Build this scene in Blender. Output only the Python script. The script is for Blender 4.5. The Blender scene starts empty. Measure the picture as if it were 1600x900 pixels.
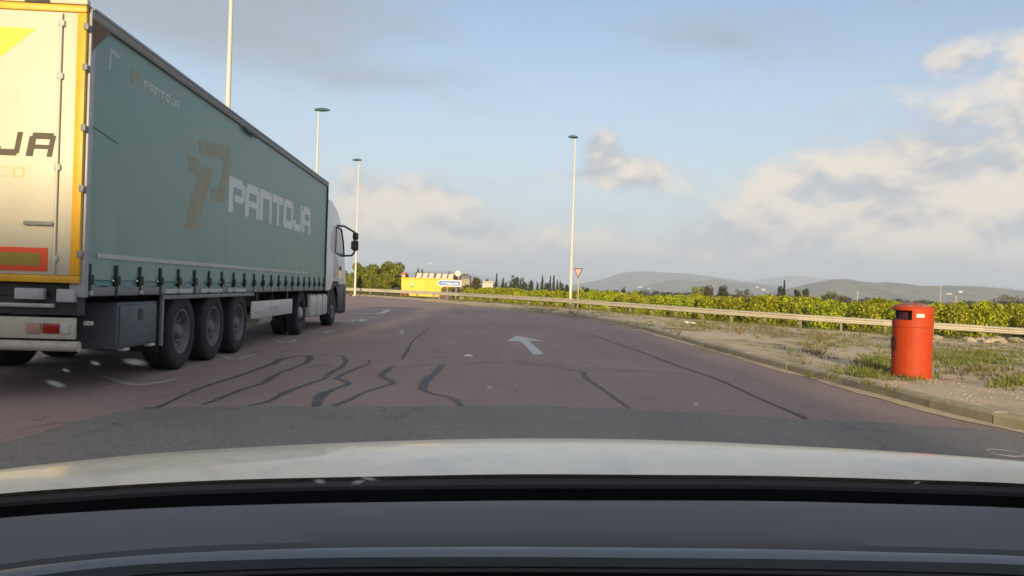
import bpy, bmesh, math, random
import numpy as np
from mathutils import Vector, Matrix

random.seed(7)
rng = np.random.default_rng(11)
R = math.radians
C = bpy.context.scene.collection
scene = bpy.context.scene

# ------------------------------------------------------------------ camera
F = 1200.0                      # focal length in pixels of the 1600 wide photograph
EYE = Vector((0, 0, 1.25))
ROLL = R(1.8)
CR = Vector((math.cos(ROLL), 0, math.sin(ROLL)))
CU = Vector((-math.sin(ROLL), 0, math.cos(ROLL)))
CF = Vector((0, 1, 0))
cam = bpy.data.objects.new('camera', bpy.data.cameras.new('camera'))
C.objects.link(cam)
cam.data.sensor_width = 36
cam.data.lens = 36 * F / 1600
cam.data.clip_start = 0.05
cam.data.clip_end = 40000
m = Matrix((CR, CU, -CF)).transposed().to_4x4()
m.translation = EYE
cam.matrix_world = m
scene.camera = cam
scene.cycles.volume_bounces = 1

# ------------------------------------------------------------------ light and sky
SUN_EL, SUN_LEFT = R(10.0), R(0.3)          # low sun behind the camera, a touch to the left
EXPOSURE = 2.0
SKY = 0.05
scene.view_settings.view_transform = 'Standard'
scene.view_settings.look = 'None'
scene.view_settings.gamma = 1
scene.view_settings.use_curve_mapping = False
scene.view_settings.exposure = EXPOSURE
sd = bpy.data.lights.new('sun', 'SUN')
sd.energy = 2.0
sd.angle = R(2.0)
sd.color = (1.0, 0.79, 0.47)
sun = bpy.data.objects.new('sun', sd)
C.objects.link(sun)
tow = Vector((-math.sin(SUN_LEFT) * math.cos(SUN_EL), -math.cos(SUN_LEFT) * math.cos(SUN_EL), math.sin(SUN_EL)))
sun.rotation_euler = tow.to_track_quat('Z', 'Y').to_euler()
sun.location = tow * 50

world = bpy.data.worlds.new('World')
scene.world = world
world.use_nodes = True
NT = world.node_tree


class NB:
    """small node-graph builder"""
    def __init__(s, nt):
        s.t = nt

    def n(s, typ, ins=None, **kw):
        nd = s.t.nodes.new(typ)
        for k, v in kw.items():
            setattr(nd, k, v)
        for k, v in (ins or {}).items():
            s.put(nd.inputs[k], v)
        return nd

    def put(s, sock, v):
        if hasattr(v, 'links') and hasattr(v, 'node'):
            s.t.links.new(v, sock)
        else:
            if sock.type == 'RGBA' and len(v) == 3:
                v = (*v, 1)
            sock.default_value = v

    def m(s, op, a, b=0.0, c=0.0, clamp=False):
        nd = s.n('ShaderNodeMath', {0: a, 1: b, 2: c}, operation=op)
        nd.use_clamp = clamp
        return nd.outputs[0]

    def mix(s, f, a, b, mode='MIX'):
        nd = s.t.nodes.new('ShaderNodeMix')
        nd.data_type = 'RGBA'
        nd.blend_type = mode
        s.put(nd.inputs[0], f)
        s.put(nd.inputs[6], a)
        s.put(nd.inputs[7], b)
        return nd.outputs[2]

    def ss(s, v, lo, hi):
        nd = s.n('ShaderNodeMapRange', {'Value': v, 'From Min': lo, 'From Max': hi}, interpolation_type='SMOOTHSTEP')
        return nd.outputs[0]

    def noise(s, vec, scale, detail=5.0, rough=0.55, dist=0.0, lac=2.0):
        nd = s.n('ShaderNodeTexNoise', {'Vector': vec, 'Scale': scale, 'Detail': detail, 'Roughness': rough,
                                        'Distortion': dist, 'Lacunarity': lac})
        return nd.outputs[0]

    def vm(s, op, a, b=(0, 0, 0)):
        nd = s.n('ShaderNodeVectorMath', {0: a, 1: b}, operation=op)
        return nd.outputs[0]


def build_sky():
    for n in list(NT.nodes):
        NT.nodes.remove(n)
    b = NB(NT)
    out = b.n('ShaderNodeOutputWorld')
    bg = b.n('ShaderNodeBackground', {'Strength': SKY})
    NT.links.new(bg.outputs[0], out.inputs[0])
    sky = b.n('ShaderNodeTexSky', sky_type='NISHITA', sun_disc=False, sun_elevation=SUN_EL,
              sun_rotation=math.pi + SUN_LEFT, altitude=100, air_density=1.0, dust_density=1.2, ozone_density=1.2)
    d = b.n('ShaderNodeTexCoord').outputs['Generated']
    sep = b.n('ShaderNodeSeparateXYZ', {0: d})
    X, Y, Z = sep.outputs
    az = b.m('MULTIPLY', b.m('ARCTAN2', X, Y), 57.2958)       # degrees, 0 = +Y, right positive
    el = b.m('MULTIPLY', b.m('ARCSINE', Z), 57.2958)

    def blob(a0, e0, ra, re):
        u = b.m('DIVIDE', b.m('SUBTRACT', az, a0), ra)
        v = b.m('DIVIDE', b.m('SUBTRACT', el, e0), re)
        q = b.m('ADD', b.m('MULTIPLY', u, u), b.m('MULTIPLY', v, v))
        return b.m('POWER', 2.71828, b.m('MULTIPLY', q, -1.0))

    def weigh(lst):
        s = None
        for (w, *a) in lst:
            g = b.m('MULTIPLY', blob(*a), w)
            s = g if s is None else b.m('ADD', s, g)
        return s

    # clouds live in a stretched direction space so that they flatten towards the horizon
    def fbm(off):
        sc = b.n('ShaderNodeCombineXYZ', {0: b.m('MULTIPLY', az, 0.055), 1: b.m('ADD', b.m('MULTIPLY', el, 0.085), off), 2: 3.7})
        wob = b.noise(sc.outputs[0], 1.1, 3, 0.5)
        v = b.n('ShaderNodeCombineXYZ', {0: b.m('ADD', b.m('MULTIPLY', az, 0.055), b.m('MULTIPLY', wob, 0.4)),
                                         1: b.m('ADD', b.m('MULTIPLY', el, 0.085), off), 2: 1.3}).outputs[0]
        return b.noise(v, 2.2, 10, 0.57, 0.15)
    n0 = fbm(0.0)
    n1 = fbm(0.10)
    shape = weigh([(0.40, 31, 6.0, 13, 5.0), (0.30, 35, 13.0, 5.0, 5), (0.30, 18.6, 8.2, 2.8, 2.6), (0.44, 8.5, 8.6, 4.0, 1.7), (0.36, 6.2, 10.6, 1.5, 1.7), (0.25, 3.5, 8.4, 3, 1.0),
                   (0.54, -7.5, 5.2, 5.0, 2.2), (0.20, -12, 7.5, 2.5, 2), (0.16, -2.5, 4.0, 3.0, 1.6), (0.14, 26.5, 8.6, 5, 1.6), (0.22, 29.2, 15.4, 1.7, 0.9), (0.17, 22.3, 12.2, 1.7, 2.0),
                   (0.28, 0, 0.8, 70, 3.6), (0.17, 15, 3.2, 14, 2.4), (0.34, 0, 64, 400, 22), (0.16, 180, 20, 90, 14),
                   (-0.16, -4, 13, 20, 4.5), (-0.12, 16, 14, 9, 3.5)])
    dens = b.m('ADD', n0, shape)
    dens1 = b.m('ADD', n1, shape)
    cover = b.m('MULTIPLY', b.ss(dens, 0.58, 0.84), 0.90)
    # thin veil high on the left and a faint streak above
    streak = b.noise(b.n('ShaderNodeCombineXYZ', {0: b.m('MULTIPLY', az, 0.03), 1: b.m('ADD', b.m('MULTIPLY', el, 0.11), b.m('MULTIPLY', az, 0.012)), 2: 8}).outputs[0], 1.6, 6, 0.6)
    veil = b.m('MULTIPLY', b.ss(b.m('ADD', streak, weigh([(0.50, -22, 19, 16, 5.5), (0.18, 14, 18.5, 12, 1.6)])), 0.55, 0.95), 0.8)
    # lit tops against grey undersides
    lit = b.ss(b.m('ADD', b.m('SUBTRACT', dens, dens1), weigh([(.16, -8, 5.8, 5, 1.5), (.10, 18.5, 9, 3, 2), (.10, 35, 14, 5, 3.5), (.07, 26, 8.5, 4, 1), (.10, 8, 9.2, 4, 1.6), (.07, 33, 6.5, 6, 1.6)])), -0.07, 0.10)
    lit = b.m('MULTIPLY', lit, b.ss(dens, 0.58, 0.72))
    lit = b.m('MULTIPLY', lit, b.ss(el, 0.8, 4.5))
    k = 1.0 / (SKY * 2 ** EXPOSURE)
    grey = tuple(c * k for c in (0.54, 0.555, 0.61))
    cream = tuple(c * k for c in (1.0, 0.86, 0.72))
    blue = sky.outputs[0]
    # the clear part: the physical sky, whitened towards the horizon by summer haze
    hazec = tuple(c * k for c in (0.55, 0.635, 0.745))
    base = b.mix(b.m('MULTIPLY', b.ss(el, 24, -1), 0.78), b.mix(1.0, blue, (SKYGAIN[0], SKYGAIN[1], SKYGAIN[2]), 'MULTIPLY'), hazec)
    c = b.mix(veil, base, tuple(c * k for c in (0.41, 0.45, 0.49)))
    c = b.mix(cover, c, b.mix(lit, grey, cream))
    NT.links.new(c, bg.inputs[0])


SKYGAIN = (1.04, 0.97, 1.02)
build_sky()

# ------------------------------------------------------------------ helpers


def ray(px, py):
    return (CF + CR * ((px - 800) / F) + CU * ((450 - py) / F))


def ground(px, py, z=0.0):
    """the surveyed point of the level z that the photograph shows at a pixel"""
    d = ray(px, py)
    return EYE + d * ((z - EYE.z) / d.z)


def at(px, py, dist):
    """the point at a given distance ahead"""
    return EYE + ray(px, py) * dist


def tag(o, label=None, cat=None, group=None, kind=None):
    if label: o['label'] = label
    if cat: o['category'] = cat
    if group: o['group'] = group
    if kind: o['kind'] = kind
    return o


def empty(name, loc=(0, 0, 0), rz=0.0, parent=None):
    o = bpy.data.objects.new(name, None)
    o.empty_display_size = 0.2
    C.objects.link(o)
    o.location = loc
    o.rotation_euler = (0, 0, rz)
    if parent is not None:
        o.parent = parent
    return o


def link(name, me, parent=None, loc=(0, 0, 0), rz=0.0):
    o = bpy.data.objects.new(name, me)
    C.objects.link(o)
    o.location = loc
    o.rotation_euler = (0, 0, rz)
    if parent is not None:
        o.parent = parent
    return o


def kids(o):
    return [c for c in C.objects if c.parent is o]


def copy_tree(o, parent=None, children=None):
    c = o.copy()
    C.objects.link(c)
    c.parent = parent
    for ch in (children if children is not None else list(o.children)):
        copy_tree(ch, c)
    return c


class MB:
    """collects shapes and links them as one mesh"""
    def __init__(s):
        s.v, s.f, s.mi = [], [], []
        s.cur = 0

    def add(s, vs, fs):
        o = len(s.v)
        s.v += [tuple(p) for p in vs]
        s.f += [tuple(i + o for i in f) for f in fs]
        s.mi += [s.cur] * len(fs)
        return s

    def box(s, x0, x1, y0, y1, z0, z1, bev=0.0):
        if bev > 0:
            bm = bmesh.new()
            bmesh.ops.create_cube(bm, size=1)
            for v in bm.verts:
                v.co = Vector(((x0 + x1) / 2 + v.co.x * (x1 - x0), (y0 + y1) / 2 + v.co.y * (y1 - y0), (z0 + z1) / 2 + v.co.z * (z1 - z0)))
            bmesh.ops.bevel(bm, geom=bm.edges[:], offset=bev, segments=2, affect='EDGES', profile=0.5)
            bm.verts.index_update()
            s.add([v.co for v in bm.verts], [[v.index for v in f.verts] for f in bm.faces])
            bm.free()
            return s
        return s.add([(x0, y0, z0), (x1, y0, z0), (x1, y1, z0), (x0, y1, z0), (x0, y0, z1), (x1, y0, z1), (x1, y1, z1), (x0, y1, z1)],
                     [(0, 3, 2, 1), (4, 5, 6, 7), (0, 1, 5, 4), (1, 2, 6, 5), (2, 3, 7, 6), (3, 0, 4, 7)])

    def tube(s, a, b, r0, r1=None, n=12, caps=True):
        a, b = Vector(a), Vector(b)
        r1 = r0 if r1 is None else r1
        d = (b - a).normalized()
        u = d.orthogonal().normalized()
        w = d.cross(u)
        vs = []
        for p, r in ((a, r0), (b, r1)):
            for i in range(n):
                t = 2 * math.pi * i / n
                vs.append(p + u * (r * math.cos(t)) + w * (r * math.sin(t)))
        fs = [(i, (i + 1) % n, n + (i + 1) % n, n + i) for i in range(n)]
        if caps:
            fs += [tuple(range(n - 1, -1, -1)), tuple(range(n, 2 * n))]
        return s.add(vs, fs)

    def path(s, pts, r, n=8):
        for a, b in zip(pts, pts[1:]):
            s.tube(a, b, r, n=n)
        return s

    def lathe(s, prof, n=32, axis='z', c=(0, 0, 0), skip=None):
        """prof: (r, h) pairs"""
        vs, fs = [], []
        for (r, h) in prof:
            for i in range(n):
                t = 2 * math.pi * i / n
                p = (r * math.cos(t), r * math.sin(t), h) if axis == 'z' else (h, r * math.cos(t), r * math.sin(t))
                vs.append((p[0] + c[0], p[1] + c[1], p[2] + c[2]))
        for j in range(len(prof) - 1):
            for i in range(n):
                if skip and skip(j, i):
                    continue
                fs.append((j * n + i, j * n + (i + 1) % n, (j + 1) * n + (i + 1) % n, (j + 1) * n + i))
        return s.add(vs, fs)

    def poly(s, pts, n, t):
        """a flat outline pts, thickened by t along n"""
        n = Vector(n).normalized() * t
        k = len(pts)
        a = [Vector(p) for p in pts]
        vs = a + [p + n for p in a]
        fs = [tuple(range(k - 1, -1, -1)), tuple(range(k, 2 * k))] + [(i, (i + 1) % k, k + (i + 1) % k, k + i) for i in range(k)]
        return s.add(vs, fs)

    def grid(s, rows):
        n = len(rows[0])
        vs = [p for r in rows for p in r]
        fs = [(j * n + i, j * n + i + 1, (j + 1) * n + i + 1, (j + 1) * n + i) for j in range(len(rows) - 1) for i in range(n - 1)]
        return s.add(vs, fs)

    def mesh(s, name, mats, smooth=35, fix=True):
        me = bpy.data.meshes.new(name)
        me.from_pydata(s.v, [], s.f)
        for mm in (mats if isinstance(mats, (list, tuple)) else [mats]):
            me.materials.append(mm)
        me.polygons.foreach_set('material_index', s.mi)
        if fix:
            bm = bmesh.new()
            bm.from_mesh(me)
            bmesh.ops.recalc_face_normals(bm, faces=bm.faces)
            bm.to_mesh(me)
            bm.free()
        if smooth:
            me.shade_smooth()
            me.set_sharp_from_angle(angle=R(smooth))
        me.update()
        return me

    def build(s, name, mats, parent=None, smooth=35, loc=(0, 0, 0), rz=0.0, fix=True):
        return link(name, s.mesh(name, mats, smooth, fix), parent, loc, rz)


# ------------------------------------------------------------------ materials
def mat(name, col, rough=0.6, metal=0.0, spec=0.5, vary=0.0, vscale=3.0, grain=0.0, gscale=60.0, bump=0.0, bscale=80.0,
        dirt=None, dirt_amt=0.0, dirt_scale=1.5, coat=0.0, obj_rand=0.0):
    mt = bpy.data.materials.new(name)
    mt.use_nodes = True
    nt = mt.node_tree
    b = NB(nt)
    p = nt.nodes['Principled BSDF']
    co = b.n('ShaderNodeTexCoord').outputs['Object']
    c = tuple(col)
    cur = (*c, 1)
    if vary:
        n = b.noise(co, vscale, 6, 0.6)
        cur = b.mix(n, tuple(x * (1 - vary) for x in c), tuple(min(1, x * (1 + vary)) for x in c))
    if grain:
        n = b.ss(b.noise(co, gscale, 3, 0.7), 0.3, 0.7)
        cur = b.mix(n, b.mix(1.0, cur, (1 - grain,) * 3, 'MULTIPLY'), cur)
    if dirt:
        n = b.m('MULTIPLY', b.ss(b.noise(co, dirt_scale, 8, 0.65, 0.4), 0.45, 0.75), dirt_amt)
        cur = b.mix(n, cur, dirt)
    if obj_rand:
        oi = b.n('ShaderNodeObjectInfo').outputs['Random']
        f = b.n('ShaderNodeMapRange', {'Value': oi, 'To Min': 1 - obj_rand, 'To Max': 1 + obj_rand}).outputs[0]
        hv = b.n('ShaderNodeHueSaturation', {'Color': cur, 'Value': f})
        cur = hv.outputs[0]
    b.put(p.inputs['Base Color'], cur)
    p.inputs['Roughness'].default_value = rough
    p.inputs['Metallic'].default_value = metal
    p.inputs['Specular IOR Level'].default_value = spec
    p.inputs['Coat Weight'].default_value = coat
    p.inputs['Coat Roughness'].default_value = 0.06
    if rough > 0.15 and vary:
        rn = b.n('ShaderNodeMapRange', {'Value': b.noise(co, vscale * 2.3, 4, 0.6), 'To Min': rough * 0.75, 'To Max': min(1, rough * 1.25)}).outputs[0]
        b.put(p.inputs['Roughness'], rn)
    if bump:
        bp = b.n('ShaderNodeBump', {'Strength': bump, 'Distance': 0.01, 'Height': b.noise(co, bscale, 4, 0.65)})
        b.put(p.inputs['Normal'], bp.outputs[0])
    return mt


def leaf_mat(name, dark, mid, tip, tip_amt=0.35, trans=0.25):
    mt = bpy.data.materials.new(name)
    mt.use_nodes = True
    nt = mt.node_tree
    b = NB(nt)
    p = nt.nodes['Principled BSDF']
    geo = b.n('ShaderNodeNewGeometry')
    isl = geo.outputs['Random Per Island']
    cl = b.noise(geo.outputs['Position'], 1.3, 3, 0.6)
    c = b.mix(b.ss(isl, 0.1, 0.8), dark, mid)
    hi = b.m('MULTIPLY', b.ss(b.m('ADD', b.m('MULTIPLY', cl, 0.8), b.m('MULTIPLY', isl, 0.35)), 0.48, 0.72), tip_amt)
    c = b.mix(hi, c, tip)
    oi = b.n('ShaderNodeObjectInfo').outputs['Random']
    c = b.n('ShaderNodeHueSaturation', {'Color': c, 'Value': b.n('ShaderNodeMapRange', {'Value': oi, 'To Min': 0.82, 'To Max': 1.15}).outputs[0],
                                         'Hue': b.n('ShaderNodeMapRange', {'Value': oi, 'To Min': 0.485, 'To Max': 0.51}).outputs[0]}).outputs[0]
    b.put(p.inputs['Base Color'], c)
    p.inputs['Roughness'].default_value = 0.55
    p.inputs['Specular IOR Level'].default_value = 0.3
    tr = b.n('ShaderNodeBsdfTranslucent', {'Color': c})
    mx = b.n('ShaderNodeMixShader', {0: trans, 1: p.outputs[0], 2: tr.outputs[0]})
    nt.links.new(mx.outputs[0], nt.nodes['Material Output'].inputs[0])
    return mt


M = {}
M['white_paint'] = mat('white_paint', (0.72, 0.72, 0.70), 0.35, vary=0.05, dirt=(0.45, 0.42, 0.36), dirt_amt=0.25, coat=0.3)
M['door_white'] = mat('door_white', (0.57, 0.53, 0.42), 0.45, vary=0.05, vscale=1.2, dirt=(0.50, 0.45, 0.36), dirt_amt=0.35, dirt_scale=2.2)
M['yellow_paint'] = mat('yellow_paint', (0.78, 0.42, 0.02), 0.45, vary=0.1, dirt=(0.35, 0.22, 0.05), dirt_amt=0.35, dirt_scale=5)
M['pillar_grey'] = mat('pillar_grey', (0.42, 0.44, 0.45), 0.5, vary=0.12, dirt=(0.2, 0.2, 0.19), dirt_amt=0.4, dirt_scale=4)
M['rail_grey'] = mat('rail_grey', (0.21, 0.22, 0.22), 0.5, vary=0.15, vscale=4)
M['dark_steel'] = mat('dark_steel', (0.025, 0.027, 0.03), 0.6, vary=0.25, vscale=4, dirt=(0.07, 0.06, 0.05), dirt_amt=0.5)
M['black_rubber'] = mat('black_rubber', (0.018, 0.018, 0.019), 0.85, vary=0.2, vscale=6, dirt=(0.06, 0.052, 0.045), dirt_amt=0.45, dirt_scale=5)
M['rim_silver'] = mat('rim_silver', (0.15, 0.155, 0.165), 0.5, metal=0.2, vary=0.15, dirt=(0.06, 0.055, 0.05), dirt_amt=0.7, dirt_scale=8)
M['box_grey'] = mat('box_grey', (0.10, 0.115, 0.135), 0.55, vary=0.15, dirt=(0.05, 0.05, 0.05), dirt_amt=0.5, dirt_scale=4)
M['strap_dark'] = mat('strap_dark', (0.015, 0.025, 0.025), 0.7, vary=0.2)
M['flap_teal'] = mat('flap_teal', (0.09, 0.20, 0.20), 0.5, vary=0.15, vscale=3, dirt=(0.12, 0.12, 0.11), dirt_amt=0.4)
M['tape_white'] = mat('tape_white', (0.50, 0.53, 0.50), 0.5, vary=0.1, dirt=(0.3, 0.32, 0.3), dirt_amt=0.5, dirt_scale=3)
M['letter_white'] = mat('letter_white', (0.72, 0.76, 0.76), 0.5, vary=0.05)
M['letter_faint'] = mat('letter_faint', (0.54, 0.60, 0.58), 0.5, vary=0.2)
M['emblem_ochre'] = mat('emblem_ochre', (0.30, 0.30, 0.185), 0.5, vary=0.25, vscale=2)
M['emblem_yellow'] = mat('emblem_yellow', (0.85, 0.62, 0.06), 0.45, vary=0.06)
M['print_dark'] = mat('print_dark', (0.06, 0.05, 0.03), 0.5)
M['print_tan'] = mat('print_tan', (0.62, 0.48, 0.24), 0.5)
M['plate_red'] = mat('plate_red', (0.70, 0.07, 0.02), 0.4)
M['plate_olive'] = mat('plate_olive', (0.28, 0.21, 0.03), 0.4, vary=0.15, vscale=8)
M['lamp_red'] = mat('lamp_red', (0.30, 0.01, 0.01), 0.2)
M['lamp_pink'] = mat('lamp_pink', (0.40, 0.24, 0.20), 0.3)
M['lamp_clear'] = mat('lamp_clear', (0.5, 0.5, 0.48), 0.2)
M['bumper_cream'] = mat('bumper_cream', (0.48, 0.46, 0.38), 0.5, vary=0.12, dirt=(0.2, 0.18, 0.14), dirt_amt=0.5, dirt_scale=4)
M['tank_white'] = mat('tank_white', (0.55, 0.55, 0.52), 0.4, vary=0.08, dirt=(0.3, 0.28, 0.25), dirt_amt=0.4)
M['cab_white'] = mat('cab_white', (0.66, 0.67, 0.68), 0.3, vary=0.04, coat=0.4)
M['cab_dark'] = mat('cab_dark', (0.03, 0.032, 0.036), 0.5, vary=0.2)
M['dark_glass'] = mat('dark_glass', (0.02, 0.025, 0.03), 0.08, spec=0.8)
M['galvanised'] = mat('galvanised', (0.46, 0.42, 0.33), 0.7, vary=0.12, vscale=2.5, dirt=(0.32, 0.27, 0.2), dirt_amt=0.45, dirt_scale=3)
M['post_steel'] = mat('post_steel', (0.26, 0.23, 0.17), 0.8, vary=0.2, vscale=6)
M['lamp_post'] = mat('lamp_post', (0.58, 0.55, 0.49), 0.6, vary=0.08)
M['lamp_head'] = mat('lamp_head', (0.05, 0.11, 0.14), 0.45, vary=0.1)
M['bin_red'] = mat('bin_red', (0.42, 0.046, 0.009), 0.6, spec=0.25, vary=0.10, vscale=5, dirt=(0.40, 0.08, 0.03), dirt_amt=0.35, dirt_scale=9)
M['bin_cap'] = mat('bin_cap', (0.30, 0.055, 0.025), 0.55, vary=0.15, vscale=6, dirt=(0.42, 0.33, 0.27), dirt_amt=0.75, dirt_scale=7)
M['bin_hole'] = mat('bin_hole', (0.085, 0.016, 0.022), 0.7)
M['sticker'] = mat('sticker', (0.75, 0.72, 0.68), 0.5)
M['sticker_grey'] = mat('sticker_grey', (0.35, 0.30, 0.28), 0.5)
M['concrete'] = mat('concrete', (0.47, 0.395, 0.26), 0.9, vary=0.22, vscale=2.5, grain=0.25, gscale=90, dirt=(0.13, 0.115, 0.075), dirt_amt=0.65, dirt_scale=1.8, bump=0.5, bscale=50, obj_rand=0.10)
M['stone'] = mat('stone', (0.42, 0.35, 0.25), 0.9, vary=0.2, grain=0.2, bump=0.5, bscale=30, obj_rand=0.12)
M['road_white'] = mat('road_white', (0.62, 0.62, 0.60), 0.7, vary=0.15, vscale=5, dirt=(0.30, 0.22, 0.20), dirt_amt=0.5, dirt_scale=7, grain=0.2, gscale=120)
M['worn_white'] = mat('worn_white', (0.50, 0.46, 0.43), 0.8, vary=0.2, vscale=5, dirt=(0.26, 0.19, 0.17), dirt_amt=0.8, dirt_scale=4, grain=0.3, gscale=120)
M['tar'] = mat('tar', (0.095, 0.097, 0.106), 0.6, spec=0.3, vary=0.35, vscale=6, dirt=(0.13, 0.105, 0.10), dirt_amt=0.75, dirt_scale=4)
mt = M['tar']
b = NB(mt.node_tree)
p = mt.node_tree.nodes['Principled BSDF']
uvs = b.n('ShaderNodeSeparateXYZ', {0: b.n('ShaderNodeTexCoord').outputs['UV']})
co_ = b.n('ShaderNodeTexCoord').outputs['Object']
ed_ = b.m('ADD', b.m('ABSOLUTE', uvs.outputs[1]), b.m('MULTIPLY', b.m('SUBTRACT', b.noise(co_, 11.0, 7, 0.8), 0.5), 2.2))
worn_ = b.m('MULTIPLY', b.ss(ed_, 0.95, 0.45), b.n('ShaderNodeMapRange', {'Value': b.noise(co_, 2.2, 5, 0.7), 'From Min': .3, 'From Max': .65, 'To Min': .55, 'To Max': .97}).outputs[0])
b.put(p.inputs['Alpha'], worn_)
M['joint_dark'] = mat('joint_dark', (0.085, 0.070, 0.066), 0.8, vary=0.3, vscale=4)
M['bark'] = mat('bark', (0.10, 0.07, 0.045), 0.9, vary=0.3)
M['skip_yellow'] = mat('skip_yellow', (0.74, 0.47, 0.010), 0.5, vary=0.06, vscale=1.5, dirt=(0.6, 0.30, 0.02), dirt_amt=0.3)
M['skip_rust'] = mat('skip_rust', (0.22, 0.06, 0.02), 0.8, vary=0.3)
M['cone_orange'] = mat('cone_orange', (0.62, 0.14, 0.05), 0.6, vary=0.1)
M['sign_blue'] = mat('sign_blue', (0.012, 0.09, 0.40), 0.4)
M['sign_white'] = mat('sign_white', (0.55, 0.55, 0.56), 0.4)
M['sign_red'] = mat('sign_red', (0.28, 0.06, 0.05), 0.4)
M['sign_face'] = mat('sign_face', (0.66, 0.52, 0.47), 0.4, vary=0.06)
M['panel_pale'] = mat('panel_pale', (0.60, 0.55, 0.47), 0.6, vary=0.12)
M['shed_dark'] = mat('shed_dark', (0.10, 0.085, 0.075), 0.8, vary=0.2)
M['roof_brown'] = mat('roof_brown', (0.20, 0.13, 0.09), 0.8, vary=0.2)
M['house_white'] = mat('house_white', (0.75, 0.70, 0.62), 0.7, vary=0.06)
M['house_wall'] = mat('house_wall', (0.34, 0.29, 0.23), 0.8, vary=0.12)
M['globe'] = mat('globe', (0.78, 0.70, 0.48), 0.5, vary=0.06)
M['bonnet_white'] = mat('bonnet_white', (0.90, 0.79, 0.58), 0.34, vary=0.03, vscale=2, dirt=(0.45, 0.43, 0.38), dirt_amt=0.5, dirt_scale=6, coat=0.45, spec=0.3)
M['cowl_black'] = mat('cowl_black', (0.006, 0.006, 0.007), 1.0, spec=0.0)
M['cowl_grey'] = mat('cowl_grey', (0.040, 0.039, 0.038), 0.9, vary=0.1, spec=0.1)
M['dash'] = mat('dash', (0.150, 0.158, 0.172), 0.8, vary=0.06, bump=0.12, bscale=700, spec=0.2)
M['dash_lip'] = mat('dash_lip', (0.14, 0.165, 0.195), 0.42, vary=0.05, bump=0.05, bscale=700)
M['dash_dark'] = mat('dash_dark', (0.012, 0.012, 0.014), 0.55)
M['lining'] = mat('lining', (0.05, 0.05, 0.052), 0.9)
M['leaf_orange'] = leaf_mat('leaf_orange', (0.17, 0.215, 0.012), (0.31, 0.35, 0.016), (0.50, 0.49, 0.02), 0.75, 0.25)
M['leaf_bush'] = leaf_mat('leaf_bush', (0.10, 0.135, 0.014), (0.21, 0.235, 0.022), (0.34, 0.31, 0.04), 0.6)
M['leaf_dark'] = leaf_mat('leaf_dark', (0.026, 0.038, 0.016), (0.050, 0.064, 0.026), (0.08, 0.085, 0.032), 0.4, 0.15)
M['leaf_brown'] = leaf_mat('leaf_brown', (0.06, 0.06, 0.02), (0.13, 0.112, 0.035), (0.20, 0.15, 0.05), 0.5)
M['grass'] = leaf_mat('grass', (0.080, 0.112, 0.020), (0.16, 0.19, 0.036), (0.36, 0.31, 0.10), 0.5)
M['dry_grass'] = leaf_mat('dry_grass', (0.13, 0.10, 0.04), (0.26, 0.20, 0.09), (0.36, 0.29, 0.14), 0.6)

mt = bpy.data.materials.new('clear_glass')
mt.use_nodes = True
nt = mt.node_tree
nt.nodes.remove(nt.nodes['Principled BSDF'])
tb = nt.nodes.new('ShaderNodeBsdfTransparent')
tb.inputs[0].default_value = (0.97, 0.98, 0.98, 1)
nt.links.new(tb.outputs[0], nt.nodes['Material Output'].inputs[0])
M['clear_glass'] = mt

mt = bpy.data.materials.new('dried_smear')
mt.use_nodes = True
b = NB(mt.node_tree)
p = mt.node_tree.nodes['Principled BSDF']
p.inputs['Base Color'].default_value = (0.62, 0.60, 0.55, 1)
p.inputs['Roughness'].default_value = 0.9
tc = b.n('ShaderNodeTexCoord').outputs['UV']
ln = b.n('ShaderNodeVectorMath', {0: tc}, operation='LENGTH').outputs['Value']
b.put(p.inputs['Alpha'], b.m('MULTIPLY', b.ss(ln, 1.0, 0.15), 0.55))
tr_ = b.n('ShaderNodeBsdfTranslucent', {'Color': (0.62, 0.60, 0.55, 1)})
tp_ = b.n('ShaderNodeBsdfTransparent')
al_ = b.m('MULTIPLY', b.ss(ln, 1.0, 0.15), 0.5)
mx_ = b.n('ShaderNodeMixShader', {0: al_, 1: tp_.outputs[0], 2: tr_.outputs[0]})
mt.node_tree.nodes.remove(p)
mt.node_tree.links.new(mx_.outputs[0], mt.node_tree.nodes['Material Output'].inputs[0])
M['dried_smear'] = mt


def curtain_mat():
    mt = bpy.data.materials.new('curtain_teal')
    mt.use_nodes = True
    b = NB(mt.node_tree)
    p = mt.node_tree.nodes['Principled BSDF']
    co = b.n('ShaderNodeTexCoord').outputs['Object']
    n = b.noise(co, 0.7, 5, 0.6)
    c = b.mix(n, (0.180, 0.318, 0.280), (0.212, 0.350, 0.305))
    st = b.noise(b.n('ShaderNodeMapping', {'Vector': co, 'Scale': (1, 5.0, 0.35)}).outputs[0], 1.2, 6, 0.7)
    c = b.mix(b.m('MULTIPLY', b.ss(st, 0.5, 0.85), 0.30), c, (0.20, 0.245, 0.215))
    b.put(p.inputs['Base Color'], c)
    p.inputs['Roughness'].default_value = 0.42
    fold = b.m('ADD', b.noise(b.n('ShaderNodeMapping', {'Vector': co, 'Rotation': (R(8), 0, 0), 'Scale': (1, 1.3, 0.16)}).outputs[0], 1.0, 4, 0.6, 0.6), b.m('MULTIPLY', b.noise(b.n('ShaderNodeMapping', {'Vector': co, 'Rotation': (R(-35), 0, 0), 'Scale': (1, 0.5, 1.6)}).outputs[0], 1.0, 3, 0.5), 0.5))
    b.put(p.inputs['Normal'], b.n('ShaderNodeBump', {'Strength': 0.22, 'Distance': 0.05, 'Height': fold}).outputs[0])
    return mt


M['curtain'] = curtain_mat()


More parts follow.
